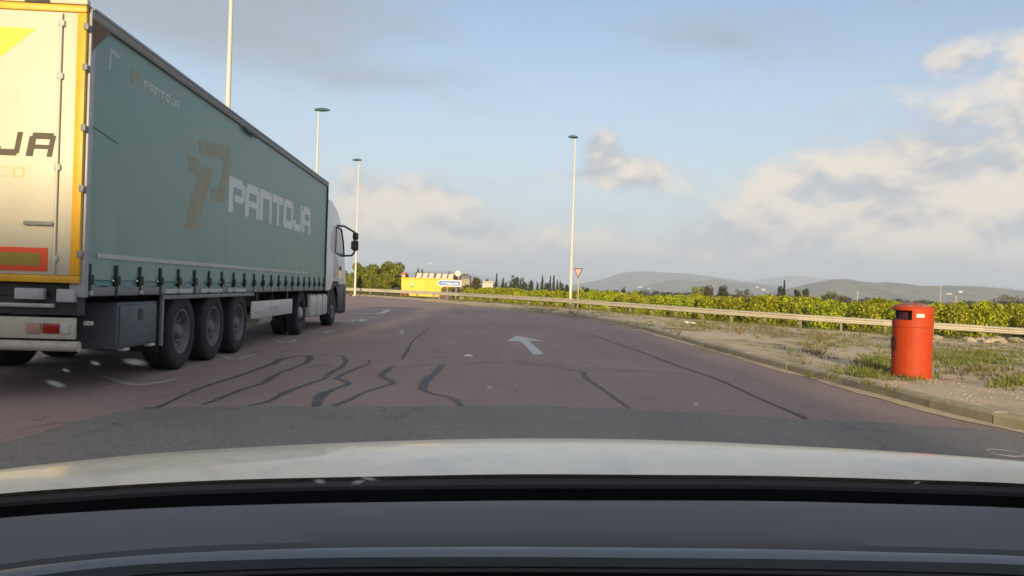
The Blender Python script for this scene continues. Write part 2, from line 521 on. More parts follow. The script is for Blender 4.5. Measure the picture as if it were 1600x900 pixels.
def asphalt(name, c1, c2, speck, redness=0.0):
    mt = bpy.data.materials.new(name)
    mt.use_nodes = True
    b = NB(mt.node_tree)
    p = mt.node_tree.nodes['Principled BSDF']
    co = b.n('ShaderNodeTexCoord').outputs['Object']
    big = b.noise(co, 0.22, 6, 0.6, 0.3)
    c = b.mix(b.ss(big, 0.3, 0.7), c1, c2)
    # lengthwise wear where wheels run
    wear = b.noise(b.n('ShaderNodeMapping', {'Vector': co, 'Rotation': (0, 0, R(-20)), 'Scale': (0.9, 0.10, 1)}).outputs[0], 1.0, 5, 0.6)
    c = b.mix(b.m('MULTIPLY', b.ss(wear, 0.42, 0.75), 0.40), c, tuple(x * 0.68 for x in c1))
    sweep = b.noise(b.n('ShaderNodeMapping', {'Vector': co, 'Rotation': (0, 0, R(12)), 'Scale': (0.25, 1.6, 1)}).outputs[0], 1.0, 4, 0.6)
    c = b.mix(b.m('MULTIPLY', b.ss(sweep, 0.56, 0.72), 0.28), c, tuple(x * 0.6 for x in c1))
    blot = b.noise(co, 1.6, 7, 0.7, 0.6)
    c = b.mix(b.m('MULTIPLY', b.ss(blot, 0.52, 0.8), 0.5), c, tuple(x * 0.62 for x in c1))
    wob = b.n('ShaderNodeTexNoise', {'Vector': co, 'Scale': 1.7, 'Detail': 6.0, 'Roughness': 0.7})
    cv = b.n('ShaderNodeTexVoronoi', {'Vector': b.vm('ADD', co, b.vm('MULTIPLY', wob.outputs['Color'], (0.9, 0.9, 0.0))), 'Scale': 0.55}, feature='DISTANCE_TO_EDGE')
    crk = b.m('MULTIPLY', b.ss(cv.outputs['Distance'], 0.014, 0.0), b.ss(b.noise(co, 0.5, 4, 0.6), 0.46, 0.62))
    c = b.mix(b.m('MULTIPLY', crk, 0.65), c, tuple(x * 0.32 for x in c1))
    drip = b.m('MULTIPLY', b.ss(b.noise(co, 3.3, 3, 0.5), 0.70, 0.78), 0.45)
    c = b.mix(drip, c, tuple(x * 0.4 for x in c1))
    g1 = b.noise(co, 42, 3, 0.75)
    g2 = b.n('ShaderNodeTexVoronoi', {'Vector': co, 'Scale': 75.0}).outputs['Color']
    gv = b.n('ShaderNodeSeparateColor', {0: g2}).outputs[0]
    c = b.mix(b.ss(g1, 0.25, 0.75), b.mix(1.0, c, (0.66,) * 3, 'MULTIPLY'), b.mix(1.0, c, (1.28,) * 3, 'MULTIPLY'))
    c = b.mix(b.m('MULTIPLY', b.ss(gv, 0.86, 0.97), 0.6), c, speck)
    b.put(p.inputs['Base Color'], c)
    p.inputs['Roughness'].default_value = 0.82
    p.inputs['Specular IOR Level'].default_value = 0.35
    h = b.m('ADD', b.m('MULTIPLY', g1, 0.7), b.m('MULTIPLY', gv, 0.5))
    b.put(p.inputs['Normal'], b.n('ShaderNodeBump', {'Strength': 0.55, 'Distance': 0.006, 'Height': h}).outputs[0])
    return mt


M['red_asphalt'] = asphalt('red_asphalt', (0.305, 0.212, 0.186), (0.360, 0.258, 0.225), (0.34, 0.30, 0.27))
M['grey_asphalt'] = asphalt('grey_asphalt', (0.205, 0.187, 0.168), (0.245, 0.223, 0.200), (0.32, 0.29, 0.26))


def verge_mat():
    mt = bpy.data.materials.new('sandy_verge')
    mt.use_nodes = True
    b = NB(mt.node_tree)
    p = mt.node_tree.nodes['Principled BSDF']
    co = b.n('ShaderNodeTexCoord').outputs['Object']
    st = b.n('ShaderNodeMapping', {'Vector': co, 'Rotation': (0, 0, R(-35)), 'Scale': (0.7, 0.35, 1)}).outputs[0]
    n = b.noise(st, 0.6, 8, 0.62, 0.4)
    sand = b.mix(b.noise(co, 2.2, 7, 0.65), (0.54, 0.43, 0.305), (0.72, 0.59, 0.425))
    soil = b.mix(b.noise(co, 5, 6, 0.7), (0.26, 0.21, 0.125), (0.40, 0.325, 0.20))
    green = b.mix(b.noise(co, 7, 6, 0.7), (0.11, 0.125, 0.04), (0.21, 0.20, 0.075))
    c = b.mix(b.ss(n, 0.47, 0.64), sand, soil)
    c = b.mix(b.m('MULTIPLY', b.ss(b.noise(st, 0.9, 8, 0.65, 0.2), 0.56, 0.66), 0.75), c, green)
    g = b.noise(co, 60, 3, 0.8)
    c = b.mix(b.ss(g, 0.3, 0.7), b.mix(1.0, c, (0.7,) * 3, 'MULTIPLY'), b.mix(1.0, c, (1.2,) * 3, 'MULTIPLY'))
    b.put(p.inputs['Base Color'], c)
    p.inputs['Roughness'].default_value = 0.95
    p.inputs['Specular IOR Level'].default_value = 0.1
    h = b.m('ADD', b.noise(co, 14, 6, 0.7), b.m('MULTIPLY', g, 0.3))
    b.put(p.inputs['Normal'], b.n('ShaderNodeBump', {'Strength': 0.9, 'Distance': 0.04, 'Height': h}).outputs[0])
    return mt


M['verge'] = verge_mat()


def field_mat(name, a, bcol, ccol, sc):
    mt = bpy.data.materials.new(name)
    mt.use_nodes = True
    b = NB(mt.node_tree)
    p = mt.node_tree.nodes['Principled BSDF']
    co = b.n('ShaderNodeTexCoord').outputs['Object']
    n = b.noise(co, sc, 8, 0.65, 0.3)
    c = b.mix(b.ss(n, 0.35, 0.55), a, bcol)
    c = b.mix(b.m('MULTIPLY', b.ss(b.noise(co, sc * 3.1, 7, 0.7), 0.52, 0.64), 0.8), c, ccol)
    b.put(p.inputs['Base Color'], c)
    p.inputs['Roughness'].default_value = 1.0
    p.inputs['Specular IOR Level'].default_value = 0.0
    b.put(p.inputs['Normal'], b.n('ShaderNodeBump', {'Strength': 1.0, 'Distance': 1.2 / (sc * 40), 'Height': b.noise(co, sc * 8, 6, 0.7)}).outputs[0])
    return mt


M['field'] = field_mat('field', (0.09, 0.085, 0.03), (0.15, 0.12, 0.06), (0.06, 0.075, 0.022), 0.02)
M['hill_scrub'] = field_mat('hill_scrub', (0.115, 0.105, 0.050), (0.21, 0.175, 0.095), (0.030, 0.042, 0.020), 0.0075)
M['hill_far'] = field_mat('hill_far', (0.09, 0.088, 0.060), (0.18, 0.16, 0.10), (0.025, 0.032, 0.022), 0.004)

# ------------------------------------------------------------------ road, verge, ground
EDGE_PX = [(1600, 676), (1518, 658), (1456, 640), (1393, 622), (1331, 606), (1265, 589), (1200, 571), (1100, 543), (1037, 525), (975, 508), (912, 497.5), (819, 487), (778, 481.5), (702, 473.5), (621, 466.5), (552, 461.5)]
edge = [ground(*q) for q in EDGE_PX]
edge = [Vector((edge[0].x + 4.2, -6.0, 0)), Vector((edge[0].x + 1.2, edge[0].y - 2.6, 0))] + edge + [Vector((-34, 83, 0)), Vector((-70, 82, 0))]
RAIL_PX = [(1590, 34), (1300, 37.5), (1100, 43), (890, 53.5), (800, 60.5), (700, 71), (560, 77)]
rail = [Vector(((px - 800) / F * z, z, 0)) for px, z in RAIL_PX]
RZ = [-0.50, -0.34, -0.24, -0.06, -0.04, -0.02, 0.06]
rail = [Vector((46, 8, 0)), Vector((34, 22, 0))] + rail + [Vector((-36, 87, 0)), Vector((-72, 87, 0))]
RZ = [-0.7, -0.62] + RZ + [0.1, 0.1]
for p_, z_ in zip(rail, RZ):
    p_.z = z_


def resample(pts, step):
    """evenly spaced, slightly smoothed points along a polyline"""
    P = np.array([tuple(p) for p in pts])
    d = np.r_[0, np.cumsum(np.linalg.norm(np.diff(P[:, :2], axis=0), axis=1))]
    n = max(2, int(round(d[-1] / step)) + 1)
    t = np.linspace(0, d[-1], n * 4)
    Q = np.stack([np.interp(t, d, P[:, k]) for k in range(3)], 1)
    w = max(3, int(4.0 / (t[1] - t[0])) | 1)
    ker = np.hanning(w + 2)[1:-1]
    ker /= ker.sum()
    pad = np.r_[np.repeat(Q[:1], w // 2, 0), Q, np.repeat(Q[-1:], w // 2, 0)]
    Q = np.stack([np.convolve(pad[:, k], ker, 'valid') for k in range(3)], 1)
    d = np.r_[0, np.cumsum(np.linalg.norm(np.diff(Q[:, :2], axis=0), axis=1))]
    t = np.linspace(0, d[-1], max(2, int(round(d[-1] / step)) + 1))
    return [Vector([np.interp(x, d, Q[:, k]) for k in range(3)]) for x in t]


def offset(pts, d):
    out = []
    for i, p in enumerate(pts):
        t = (pts[min(i + 1, len(pts) - 1)] - pts[max(i - 1, 0)])
        t.z = 0
        t.normalize()
        out.append(p + Vector((t.y, -t.x, 0)) * d)      # positive: to the right of travel
    return out


E1 = resample(edge, 1.0)
KERB_W, KERB_H = 0.16, 0.13

# base ground: one sheet to the horizon
xs = np.r_[-9000, -5000, -2500, -1200, -600, -300, np.arange(-160, 161, 16), 300, 600, 1200, 2500, 5000, 9000]
ys = np.r_[-2000, -600, -200, np.arange(-80, 241, 16), 340, 500, 800, 1300, 2200, 3500, 5500, 9000]
g = MB().grid([[(float(x), float(y), -0.85) for x in xs] for y in ys])
tag(g.build('ground', M['field'], smooth=0, fix=False), kind='structure')

# road sheet
rd = MB()
rd.grid([[(p.x, p.y, 0) for p in E1], [(min(p.x - 8, -6 - 0.0 * p.y), min(p.y - 4, 78), 0) if False else (p.x - 6, p.y - 5, 0) for p in E1],
         [(-90 if p.x < 40 else p.x, min(-40, p.y - 60), 0) for p in E1]])
road = bpy.data.meshes.new('road')
pts = [(p.x, p.y, 0.0) for p in E1] + [(-90, 82, 0), (-90, -60, 0), (E1[0].x + 6, -60, 0)]
road.from_pydata(pts, [], [tuple(range(len(pts)))])
road.materials.append(M['red_asphalt'])
bm = bmesh.new(); bm.from_mesh(road)
bmesh.ops.triangulate(bm, faces=bm.faces)
bmesh.ops.recalc_face_normals(bm, faces=bm.faces)
for f in bm.faces:
    if f.normal.z < 0: f.normal_flip()
bm.to_mesh(road); bm.free()
road = tag(link('road', road), kind='structure')


def sheet(name, pts, z, material, parent):
    """a flat outline laid on the road"""
    me = bpy.data.meshes.new(name)
    me.from_pydata([(p[0], p[1], z) for p in pts], [], [tuple(range(len(pts)))])
    me.materials.append(material)
    bm = bmesh.new(); bm.from_mesh(me)
    bmesh.ops.triangulate(bm, faces=bm.faces)
    for f in bm.faces:
        f.normal_update()
        if f.normal.z < 0: f.normal_flip()
    bm.to_mesh(me); bm.free()
    return link(name, me, parent)


def ribbon(name, pix, widths, z, material, parent, sub=5, rough=0.35):
    """a strip along ground points given as pixels; widths in metres"""
    P = [ground(*q) for q in pix]
    n = len(P)
    res, wid = [], []
    for i in range(n - 1):
        p0, p1, p2, p3 = P[max(i - 1, 0)], P[i], P[i + 1], P[min(i + 2, n - 1)]
        for k in range(sub):
            t = k / sub
            res.append(0.5 * ((2 * p1) + (p2 - p0) * t + (2 * p0 - 5 * p1 + 4 * p2 - p3) * t * t + (3 * p1 - p0 - 3 * p2 + p3) * t ** 3))
            wid.append(widths[i] * (1 - t) + widths[i + 1] * t)
    res.append(P[-1]); wid.append(widths[-1])
    L, Rr = [], []
    for i, p in enumerate(res):
        t = res[min(i + 1, len(res) - 1)] - res[max(i - 1, 0)]
        t.z = 0; t.normalize()
        nn = Vector((t.y, -t.x, 0))
        a = wid[i] * (1 + random.uniform(-rough, rough)) / 2
        c = wid[i] * (1 + random.uniform(-rough, rough)) / 2
        L.append((p.x - nn.x * a, p.y - nn.y * a, z)); Rr.append((p.x + nn.x * c, p.y + nn.y * c, z))
    mb = MB().grid([L, Rr])
    o = mb.build(name, material, parent, smooth=0, fix=False)
    ul = o.data.uv_layers.new(name='UVMap')
    nn_ = len(L)
    for lp in o.data.loops:
        ul.data[lp.index].uv = ((lp.vertex_index % nn_) * .1, -1.0 if lp.vertex_index < nn_ else 1.0)
    bm = bmesh.new(); bm.from_mesh(o.data)
    for f in bm.faces:
        f.normal_update()
        if f.normal.z < 0: f.normal_flip()
    bm.to_mesh(o.data); bm.free()
    return o


# grey asphalt band across the near road
band = [ground(*q) for q in [(-260, 745), (-60, 704), (40, 684), (110, 662), (170, 646), (225, 637), (400, 635.5), (600, 635), (830, 634), (1000, 641), (1120, 647), (1262, 656), (1420, 664), (1575, 674)]]
band = [(p.x, p.y) for p in band]
fine = []
for (xa, ya), (xb, yb) in zip(band, band[1:]):
    nseg = max(1, int(math.hypot(xb - xa, yb - ya) / .07))
    for k in range(nseg):
        fine.append((xa + (xb - xa) * k / nseg, ya + (yb - ya) * k / nseg))
band = [(x + random.gauss(0, .008), y + random.gauss(0, .014) + .03 * math.sin(x * 2.1) + .015 * math.sin(x * 7.3)) for x, y in fine + [band[-1]]]
band += [(E1[0].x - 0.3, 0.0), (E1[0].x - 0.2, -8), (-12, -8)]
sheet('grey_asphalt_patch', band, 0.004, M['grey_asphalt'], road)

# tar sealed cracks
SE = [
    ([(222, 637.5), (245, 637), (275, 623), (310, 608), (345, 596), (372, 588), (400, 578), (428, 568), (435, 563), (448, 559.5), (470, 556.5), (487, 557.5)],
     [.05, .10, .07, .08, .09, .09, .10, .12, .16, .10, .08, .06]),
    ([(316, 633), (345, 622), (380, 608), (412, 599), (418, 594), (440, 582), (470, 571), (484, 562), (482, 556)],
     [.05, .09, .08, .07, .15, .08, .08, .17, .14]),
    ([(388, 634), (420, 627), (450, 612), (505, 592), (514, 584), (530, 575), (540, 566), (536, 557), (515, 555), (484, 556)],
     [.04, .09, .11, .08, .12, .09, .12, .12, .05, .04]),
    ([(494, 636), (502, 618), (520, 609), (545, 599), (528, 592), (531, 588), (555, 577), (577, 568), (575, 562)],
     [.13, .19, .10, .12, .12, .10, .08, .06, .05]),
    ([(520, 635), (545, 625), (570, 613), (608, 601), (612, 596), (597, 588), (603, 580), (615, 573)],
     [.08, .12, .08, .13, .14, .14, .13, .07]),
    ([(722, 636), (705, 622), (672, 614), (660, 606), (668, 592), (680, 583), (690, 570)],
     [.10, .10, .08, .16, .17, .14, .14]),
    ([(984, 639), (958, 620), (935, 604), (916, 591), (911, 581)],
     [.07, .08, .08, .11, .14]),
]
for px_, w_ in SE:
    ribbon('tar_seam', px_, [w * .92 for w in w_], 0.0045, M['tar'], road, sub=10, rough=.2)
for px_, w_ in [([(918, 521), (960, 536), (1010, 553), (1060, 572), (1120, 593), (1190, 624), (1262, 655)], [.03, .05, .05, .05, .05, .05, .05]),
                ([(616, 574), (690, 570), (800, 566), (905, 579), (1000, 581), (1085, 586)], [.02] * 6),
                ([(800, 562), (900, 573), (1000, 580)], [.02] * 3),
                ([(628, 562), (636, 548), (648, 530), (672, 512)], [.03, .05, .03, .02])]:
    ribbon('hairline_crack', px_, w_, 0.0042, M['joint_dark'], road, rough=0.6)

# painted arrow ahead
ar = [ground(*q) for q in [(762 + 30, 532.5), (808, 524.3), (849, 533.5), (826, 532.8), (850, 553.2), (834, 555), (814, 534)]]
tag(sheet('painted_arrow', [(p.x, p.y) for p in ar], 0.004, M['road_white'], road))
# bay marks on the left: the free ends of faded parking lines
for pix, wd in [([(160, 588), (205, 601), (235, 600), (277, 592)], [.05, .13, .13, .06]),
                ([(335, 553), (366, 562), (380, 559), (398, 554)], [.08, .14, .14, .08]),
                ([(424, 530), (447, 536), (462, 531)], [.08, .15, .08]),
                ([(488, 518), (502, 521), (522, 516)], [.1, .2, .1]),
                ([(528, 508.5), (541, 508.5)], [.25, .25]),
                ([(552, 500), (560, 502), (568, 499)], [.2, .3, .2]),
                ([(545, 489.5), (595, 489.8)], [.30, .30]), ([(595, 489.8), (608, 484)], [.30, .2]),
                ([(576, 496), (584, 496)], [.25, .25])]:
    ribbon('bay_line', pix, wd, 0.004, M['worn_white'] if pix[0][0] < 540 else M['road_white'], road, sub=3, rough=0.15)

# kerb: single stones
kerb = tag(empty('kerb'), kind='structure')
ks = resample(edge, 1.02)
kme = None
for i in range(len(ks) - 1):
    a, c = ks[i], ks[i + 1]
    if a.y < 1.5 or a.x < -45:
        continue
    d = c - a
    if kme is None:
        mb = MB()
        L_ = 1.0
        mb.add([(0, 0, -.1), (KERB_W, 0, -.1), (KERB_W, 0, KERB_H), (0.03, 0, KERB_H), (0, 0, KERB_H - .03),
                (0, L_, -.1), (KERB_W, L_, -.1), (KERB_W, L_, KERB_H), (0.03, L_, KERB_H), (0, L_, KERB_H - .03)],
               [(0, 1, 2, 3, 4), (5, 9, 8, 7, 6), (0, 4, 9, 5), (4, 3, 8, 9), (3, 2, 7, 8), (2, 1, 6, 7), (1, 0, 5, 6)])
        kme = mb.mesh('kerb_stone', M['concrete'], 30)
    o = link('kerb_stone', kme, kerb, (a.x, a.y, random.uniform(-.006, .004)), math.atan2(-d.x, d.y) + random.uniform(-.008, .008))
    o.scale = (1, d.length - 0.018, 1)

# sandy dirt washed into the gutter
gp = resample(edge, 0.5)
gp = [p for p in gp if 3 < p.y < 60]
gl = offset(gp, 0.0)
gw = [0.10 + 0.10 * abs(math.sin(i * 0.37) * math.sin(i * 0.11)) + random.uniform(0, .06) for i in range(len(gp))]
mb = MB()
gin = [p + (q - p).normalized() * w for p, q, w in zip(gp, offset(gp, -1.0), gw)]
mb.grid([[(p.x, p.y, 0.0062) for p in gin], [(p.x, p.y, 0.012) for p in gl]])
o = mb.build('gutter_sand', M['verge'], road, smooth=0)
tag(o, kind='stuff')

# verge between kerb and orchard
E2 = resample([p for p in E1], 1.2)
back = offset(E2, KERB_W - 0.07)
rl = resample(rail, 0.5)
rxy = np.array([(p.x, p.y, p.z) for p in rl])
rows = []
fr = [0, .012, .03, .06, .1, .15, .2, .26, .33, .4, .5, .6, .7, .8, .9, 1.0, 1.1, 1.22, 1.4, 1.7, 2.1]
nE, nR = len(back), len(rl)
rail_match = []
for i, p in enumerate(back):
    # matching rail point by fraction along both curves, tied at the surveyed ends
    d = np.hypot(rxy[:, 0] - p.x, rxy[:, 1] - p.y)
    rail_match.append(int(np.argmin(d)))
rm = np.maximum.accumulate(np.array(rail_match))
kern = np.ones(15) / 15
rm = np.convolve(np.r_[np.repeat(rm[0], 7), rm, np.repeat(rm[-1], 7)], kern, 'valid')
for i, p in enumerate(back):
    j = min(int(round(rm[i])), nR - 1)
    q = rl[j]
    dirv = Vector((q.x - p.x, q.y - p.y, 0))
    row = []
    for f in fr:
        pos = p + dirv * f
        if f <= 1:
            z = KERB_H + (-.012 if f == 0 else .006) + (q.z - KERB_H) * (f * f * (3 - 2 * f))
            z += 0.03 * math.sin(pos.x * 1.3) * math.sin(pos.y * 0.9) * min(1, f * 8)
        else:
            z = q.z + (-0.72 - q.z) * min(1, (f - 1) / 0.4)
            if f > 1.6: z = -0.9 - (f - 1.6)
        row.append((pos.x, pos.y, z))
    rows.append(row)
verge = tag(MB().grid(rows).build('verge', M['verge'], smooth=60), kind='structure')
bm = bmesh.new(); bm.from_mesh(verge.data)
for f in bm.faces:
    f.normal_update()
    if f.normal.z < 0: f.normal_flip()
bm.to_mesh(verge.data); bm.free()
VV = np.array([r for row in rows for r in row])


def verge_z(x, y):
    d = (VV[:, 0] - x) ** 2 + (VV[:, 1] - y) ** 2
    k = np.argpartition(d, 4)[:4]
    w = 1 / (d[k] + 1e-4)
    return float((VV[k, 2] * w).sum() / w.sum())


def verge_at(px, py):
    """where the photographed pixel meets the sloping verge"""
    z = 0.1
    for _ in range(25):
        p = ground(px, py, z)
        z = 0.5 * z + 0.5 * max(-0.7, min(0.2, verge_z(p.x, p.y)))
    p = ground(px, py, z)
    p.z = verge_z(p.x, p.y)
    return p


# ------------------------------------------------------------------ hills and far ground
def ridge(name, prof, dist, depth, material, nz=12, noise=0.06, seed=1):
    """prof: (pixel x, pixel y of the skyline); a solid hill with that skyline at a distance"""
    r = random.Random(seed)
    xs_ = np.linspace(prof[0][0], prof[-1][0], 70)
    ys_ = np.interp(xs_, [q[0] for q in prof], [q[1] for q in prof])
    top = [at(x, y, dist) for x, y in zip(xs_, ys_)]
    ph = [r.uniform(0, 6.3) for _ in range(6)]
    rows = []
    for j in range(-nz, nz + 1):
        s = j / nz
        row = []
        for i, t in enumerate(top):
            h = max(t.z, 0) + 1.0
            k = math.cos(s * math.pi / 2) ** 1.3
            w = 1 + noise * (math.sin(i * .5 + s * 5 + ph[0]) + .6 * math.sin(i * 1.1 - s * 9 + ph[1]) + .4 * math.sin(i * 2.3 + s * 17 + ph[2])) * (1 - k * k)
            row.append((t.x * (1 + s * depth / dist), t.y + s * depth, -1.2 + h * k * w + (0.2 if abs(j) < nz else 0)))
        rows.append(row)
    o = MB().grid(rows).build(name, material, smooth=180)
    return tag(o, kind='structure')


ridge('hill', [(870, 452), (905, 443), (940, 437), (965, 428), (985, 424.5), (1015, 424), (1040, 426), (1075, 427.5), (1110, 432), (1150, 438), (1200, 444), (1260, 452), (1300, 462)], 5200, 900, M['hill_far'], seed=2)
ridge('hill', [(980, 455), (1010, 446), (1040, 439), (1060, 437), (1085, 440), (1120, 436), (1150, 441), (1190, 445), (1240, 458)], 3600, 500, M['hill_scrub'], seed=3)
ridge('hill', [(1190, 460), (1240, 449), (1275, 441), (1300, 436.5), (1325, 436), (1345, 440), (1370, 442), (1385, 440.5), (1410, 443), (1440, 447), (1480, 446.5), (1520, 447.5), (1560, 450), (1600, 455), (1680, 466), (1760, 480)], 2600, 420, M['hill_scrub'], seed=4)
ridge('hill', [(1120, 450), (1180, 438), (1215, 432.5), (1245, 430), (1275, 433), (1330, 442), (1420, 447), (1500, 446), (1540, 446), (1600, 452), (1700, 470)], 7200, 900, M['hill_far'], seed=5)
ridge('hill', [(560, 446), (600, 433), (640, 425), (690, 422), (730, 427), (790, 437), (870, 444), (940, 452)], 7800, 900, M['hill_far'], seed=6)


# ------------------------------------------------------------------ plants
def leaf_cloud(n, lobes, size, up=0.35, seed=0, elong=1.6):
    """many small leaf faces spread through the lobes: (cx, cy, cz, rx, ry, rz)"""
    r = np.random.default_rng(seed)
    vol = np.array([l[3] * l[4] * l[5] for l in lobes]) ** (2 / 3)
    idx = r.choice(len(lobes), n, p=vol / vol.sum())
    L = np.array(lobes)[idx]
    d = r.normal(size=(n, 3))
    d /= np.linalg.norm(d, axis=1)[:, None]
    rad = (0.45 + 0.6 * r.random(n) ** 0.5) * (1 + 0.12 * np.sin(d[:, 0] * 7 + L[:, 0] * 3) * np.sin(d[:, 2] * 6 + 1))
    P = L[:, :3] + d * L[:, 3:6] * rad[:, None]
    nrm = d * 0.8 + r.normal(size=(n, 3)) * 0.6
    nrm[:, 2] += up
    nrm /= np.linalg.norm(nrm, axis=1)[:, None]
    a = np.cross(nrm, r.normal(size=(n, 3)))
    a /= np.linalg.norm(a, axis=1)[:, None] + 1e-9
    c = np.cross(nrm, a)
    s = size * (0.6 + 0.8 * r.random(n))[:, None]
    A, B = a * s * elong / 2, c * s / 2
    bend = nrm * s * 0.18
    V = np.stack([P - A, P + B + bend * .5, P + A - bend, P - B + bend * .5], 1).reshape(-1, 3)
    return V, [tuple(range(4 * i, 4 * i + 4)) for i in range(n)]


def trunk_mb(h, r0, seed=0, limbs=4, spread=0.5, z0=-0.05):
    rr = random.Random(seed)
    mb = MB()
    mid = (rr.uniform(-.06, .06) * h, rr.uniform(-.06, .06) * h, h * 0.45)
    mb.tube((0, 0, z0), mid, r0, r0 * .75, n=8)
    for k in range(limbs):
        t = 2 * math.pi * k / limbs + rr.uniform(-.4, .4)
        e = (mid[0] + math.cos(t) * spread * h * .6, mid[1] + math.sin(t) * spread * h * .6, h * rr.uniform(.7, .95))
        mb.tube(mid, e, r0 * .55, r0 * .15, n=6)
    return mb


def make_tree(name, label, cat, group, lobes, nleaf, size, lm, trunk=None, seed=0, loc=(0, 0, 0), up=.35, elong=1.6):
    root = empty(name, loc)
    tag(root, label, cat, group)
    if trunk:
        trunk_mb(*trunk, seed=seed).build('trunk', M['bark'], root)
    V, Fc = leaf_cloud(nleaf, lobes, size, up, seed, elong)
    me = bpy.data.meshes.new('crown')
    me.from_pydata(V.tolist(), [], Fc)
    me.materials.append(lm)
    link('crown', me, root)
    return root


# --- orchard rows
variants = []
for k in range(6):
    rr = random.Random(40 + k)
    lobes = [(0, 0, 0.95, 1.0, 1.0, .62)]
    for _ in range(7):
        t = rr.uniform(0, 6.28)
        q = rr.uniform(.3, .95)
        lobes.append((math.cos(t) * q, math.sin(t) * q, rr.uniform(.65, 1.5), rr.uniform(.35, .6), rr.uniform(.35, .6), rr.uniform(.28, .45)))
    for _ in range(4):
        t = rr.uniform(0, 6.28)
        lobes.append((math.cos(t) * .6, math.sin(t) * .6, rr.uniform(1.5, 1.75), .3, .3, rr.uniform(.18, .32)))
    variants.append((lobes, k))
OR_LABEL = 'rounded yellow green citrus tree in the orchard rows behind the crash barrier'
OR_GROUP = 'citrus trees in rows behind the crash barrier'
protos = []
row1 = offset(resample(rail, 1.0), 5.0)
row1 = [p for p in row1 if p.x > -9.5]
acc = 0
for rown in range(3):
    ln = offset(resample(rail, 1.0), 5.0 + 4.6 * rown)
    ln = [p for p in ln if p.x > -4.4 and p.y > 12]
    dacc = 0.0
    nextd = random.uniform(0, 1)
    for a_, c_ in zip(ln, ln[1:]):
        dacc += (c_ - a_).length
        if dacc >= nextd:
            nextd += random.uniform(1.75, 2.25)
            if rown == 2 and random.random() < .15: continue
            loc = (c_.x + random.uniform(-.3, .3), c_.y + random.uniform(-.3, .3), -0.86)
            k = random.randrange(6)
            if len(protos) < 6:
                k = len(protos)
                o = make_tree('orange_tree', OR_LABEL, 'tree', OR_GROUP, variants[k][0], 5200, .085, M['leaf_orange'], (1.2, .08), seed=60 + k)
                protos.append((o, list(o.children)))
                pr = o
            else:
                pr0, ch = protos[k]
                pr = copy_tree(pr0, None, ch)
            pr.location = loc
            pr.rotation_euler = (0, 0, random.uniform(0, 6.28))
            s_ = random.uniform(.98, 1.12)
            pr.scale = (s_ * 1.08, s_ * 1.08, s_ * random.uniform(.96, 1.06))


def ball_lobes(w, h, seed, n=9, base=0.0):
    rr = random.Random(seed)
    L = [(0, 0, base + h * .5, w * .36, w * .36, h * .36)]
    for _ in range(n):
        t = rr.uniform(0, 6.28); q = rr.uniform(.12, .36) * w
        z = rr.uniform(.25, .85)
        L.append((math.cos(t) * q, math.sin(t) * q, base + h * z, w * rr.uniform(.12, .22), w * rr.uniform(.12, .22), h * rr.uniform(.10, .2)))
    return L


def cone_lobes(w, h, seed, base=0.0):
    rr = random.Random(seed)
    L = []
    for k in range(9):
        f = k / 8
        L.append((rr.uniform(-.08, .08) * w, rr.uniform(-.08, .08) * w, base + h * (.06 + .86 * f), w * .46 * (1 - f * .82) + .04, w * .46 * (1 - f * .82) + .04, h * .085))
    return L


def far_tree(px, ytop, wpx, dist, kind, label, group=None, lm='leaf_dark', seed=0, zb=-0.9, cat='tree', n=1500):
    top = at(px, ytop, dist)
    h = top.z - zb
    w = wpx * dist / F
    if kind == 'cypress':
        lobes = cone_lobes(w, h, seed, 0)
    else:
        lobes = ball_lobes(w, h * .93, seed, 10, h * .04)
    nm = {'cypress': 'cypress_tree', 'bush': 'bush', 'ball': 'broadleaf_tree'}[kind]
    o = make_tree(nm, label, cat, group, lobes, n, max(.11, 1.5 * dist / F * .5, h * .035), M[lm], (h * .7, max(.07, h * .02)), seed=seed, loc=(top.x, top.y, zb))
    return o


# big shrubs at the left bend
far_tree(549, 419, 24, 84, 'bush', 'dark green shrub just right of the lorry cab beyond the barrier', 'shrubs beyond the barrier at the bend', 'leaf_bush', 301, -.2, 'bush', 1800)
far_tree(573, 407, 44, 88, 'ball', 'tall bright green rounded tree behind the lamp post next to the lorry cab', 'shrubs beyond the barrier at the bend', 'leaf_bush', 302, -.2, 'tree', 5200)
far_tree(606, 404, 52, 90, 'ball', 'tall olive green tree directly left of the yellow skip', 'shrubs beyond the barrier at the bend', 'leaf_bush', 303, -.2, 'tree', 5600)
far_tree(631, 421, 24, 97, 'bush', 'low dark shrub behind the left end of the yellow skip', 'shrubs beyond the barrier at the bend', 'leaf_bush', 304, -.2, 'bush', 1800)
far_tree(590, 425, 50, 84, 'bush', 'wide low shrub filling the gap under the two tall trees at the bend', 'shrubs beyond the barrier at the bend', 'leaf_bush', 305, -.2, 'bush', 3600)
# behind the yellow skip
far_tree(653, 419.5, 7, 160, 'cypress', 'left one of two dark cypress tips above the pale panelled shed roof', 'cypresses around the shed', seed=311)
far_tree(660, 420.5, 7, 162, 'cypress', 'right one of two dark cypress tips above the pale panelled shed roof', 'cypresses around the shed', seed=312)
far_tree(676, 425, 13, 150, 'ball', 'small olive tree over the right half of the shed roof', None, 'leaf_brown', 313)
far_tree(702.5, 424, 4.5, 165, 'cypress', 'lone thin cypress tip between the shed roof and the round sign', 'cypresses around the shed', seed=314)
far_tree(712, 427, 12, 150, 'ball', 'dull olive tree right behind the round pale sign', None, 'leaf_brown', 316)
far_tree(745, 428, 26, 150, 'ball', 'rounded brownish tree right of the small pavilion roof', None, 'leaf_brown', 315, n=2200)
far_tree(730, 441, 30, 100, 'bush', 'low rusty brown hedge clump right of the blue arrow sign', None, 'leaf_brown', 317, -.7, 'bush', 1500)
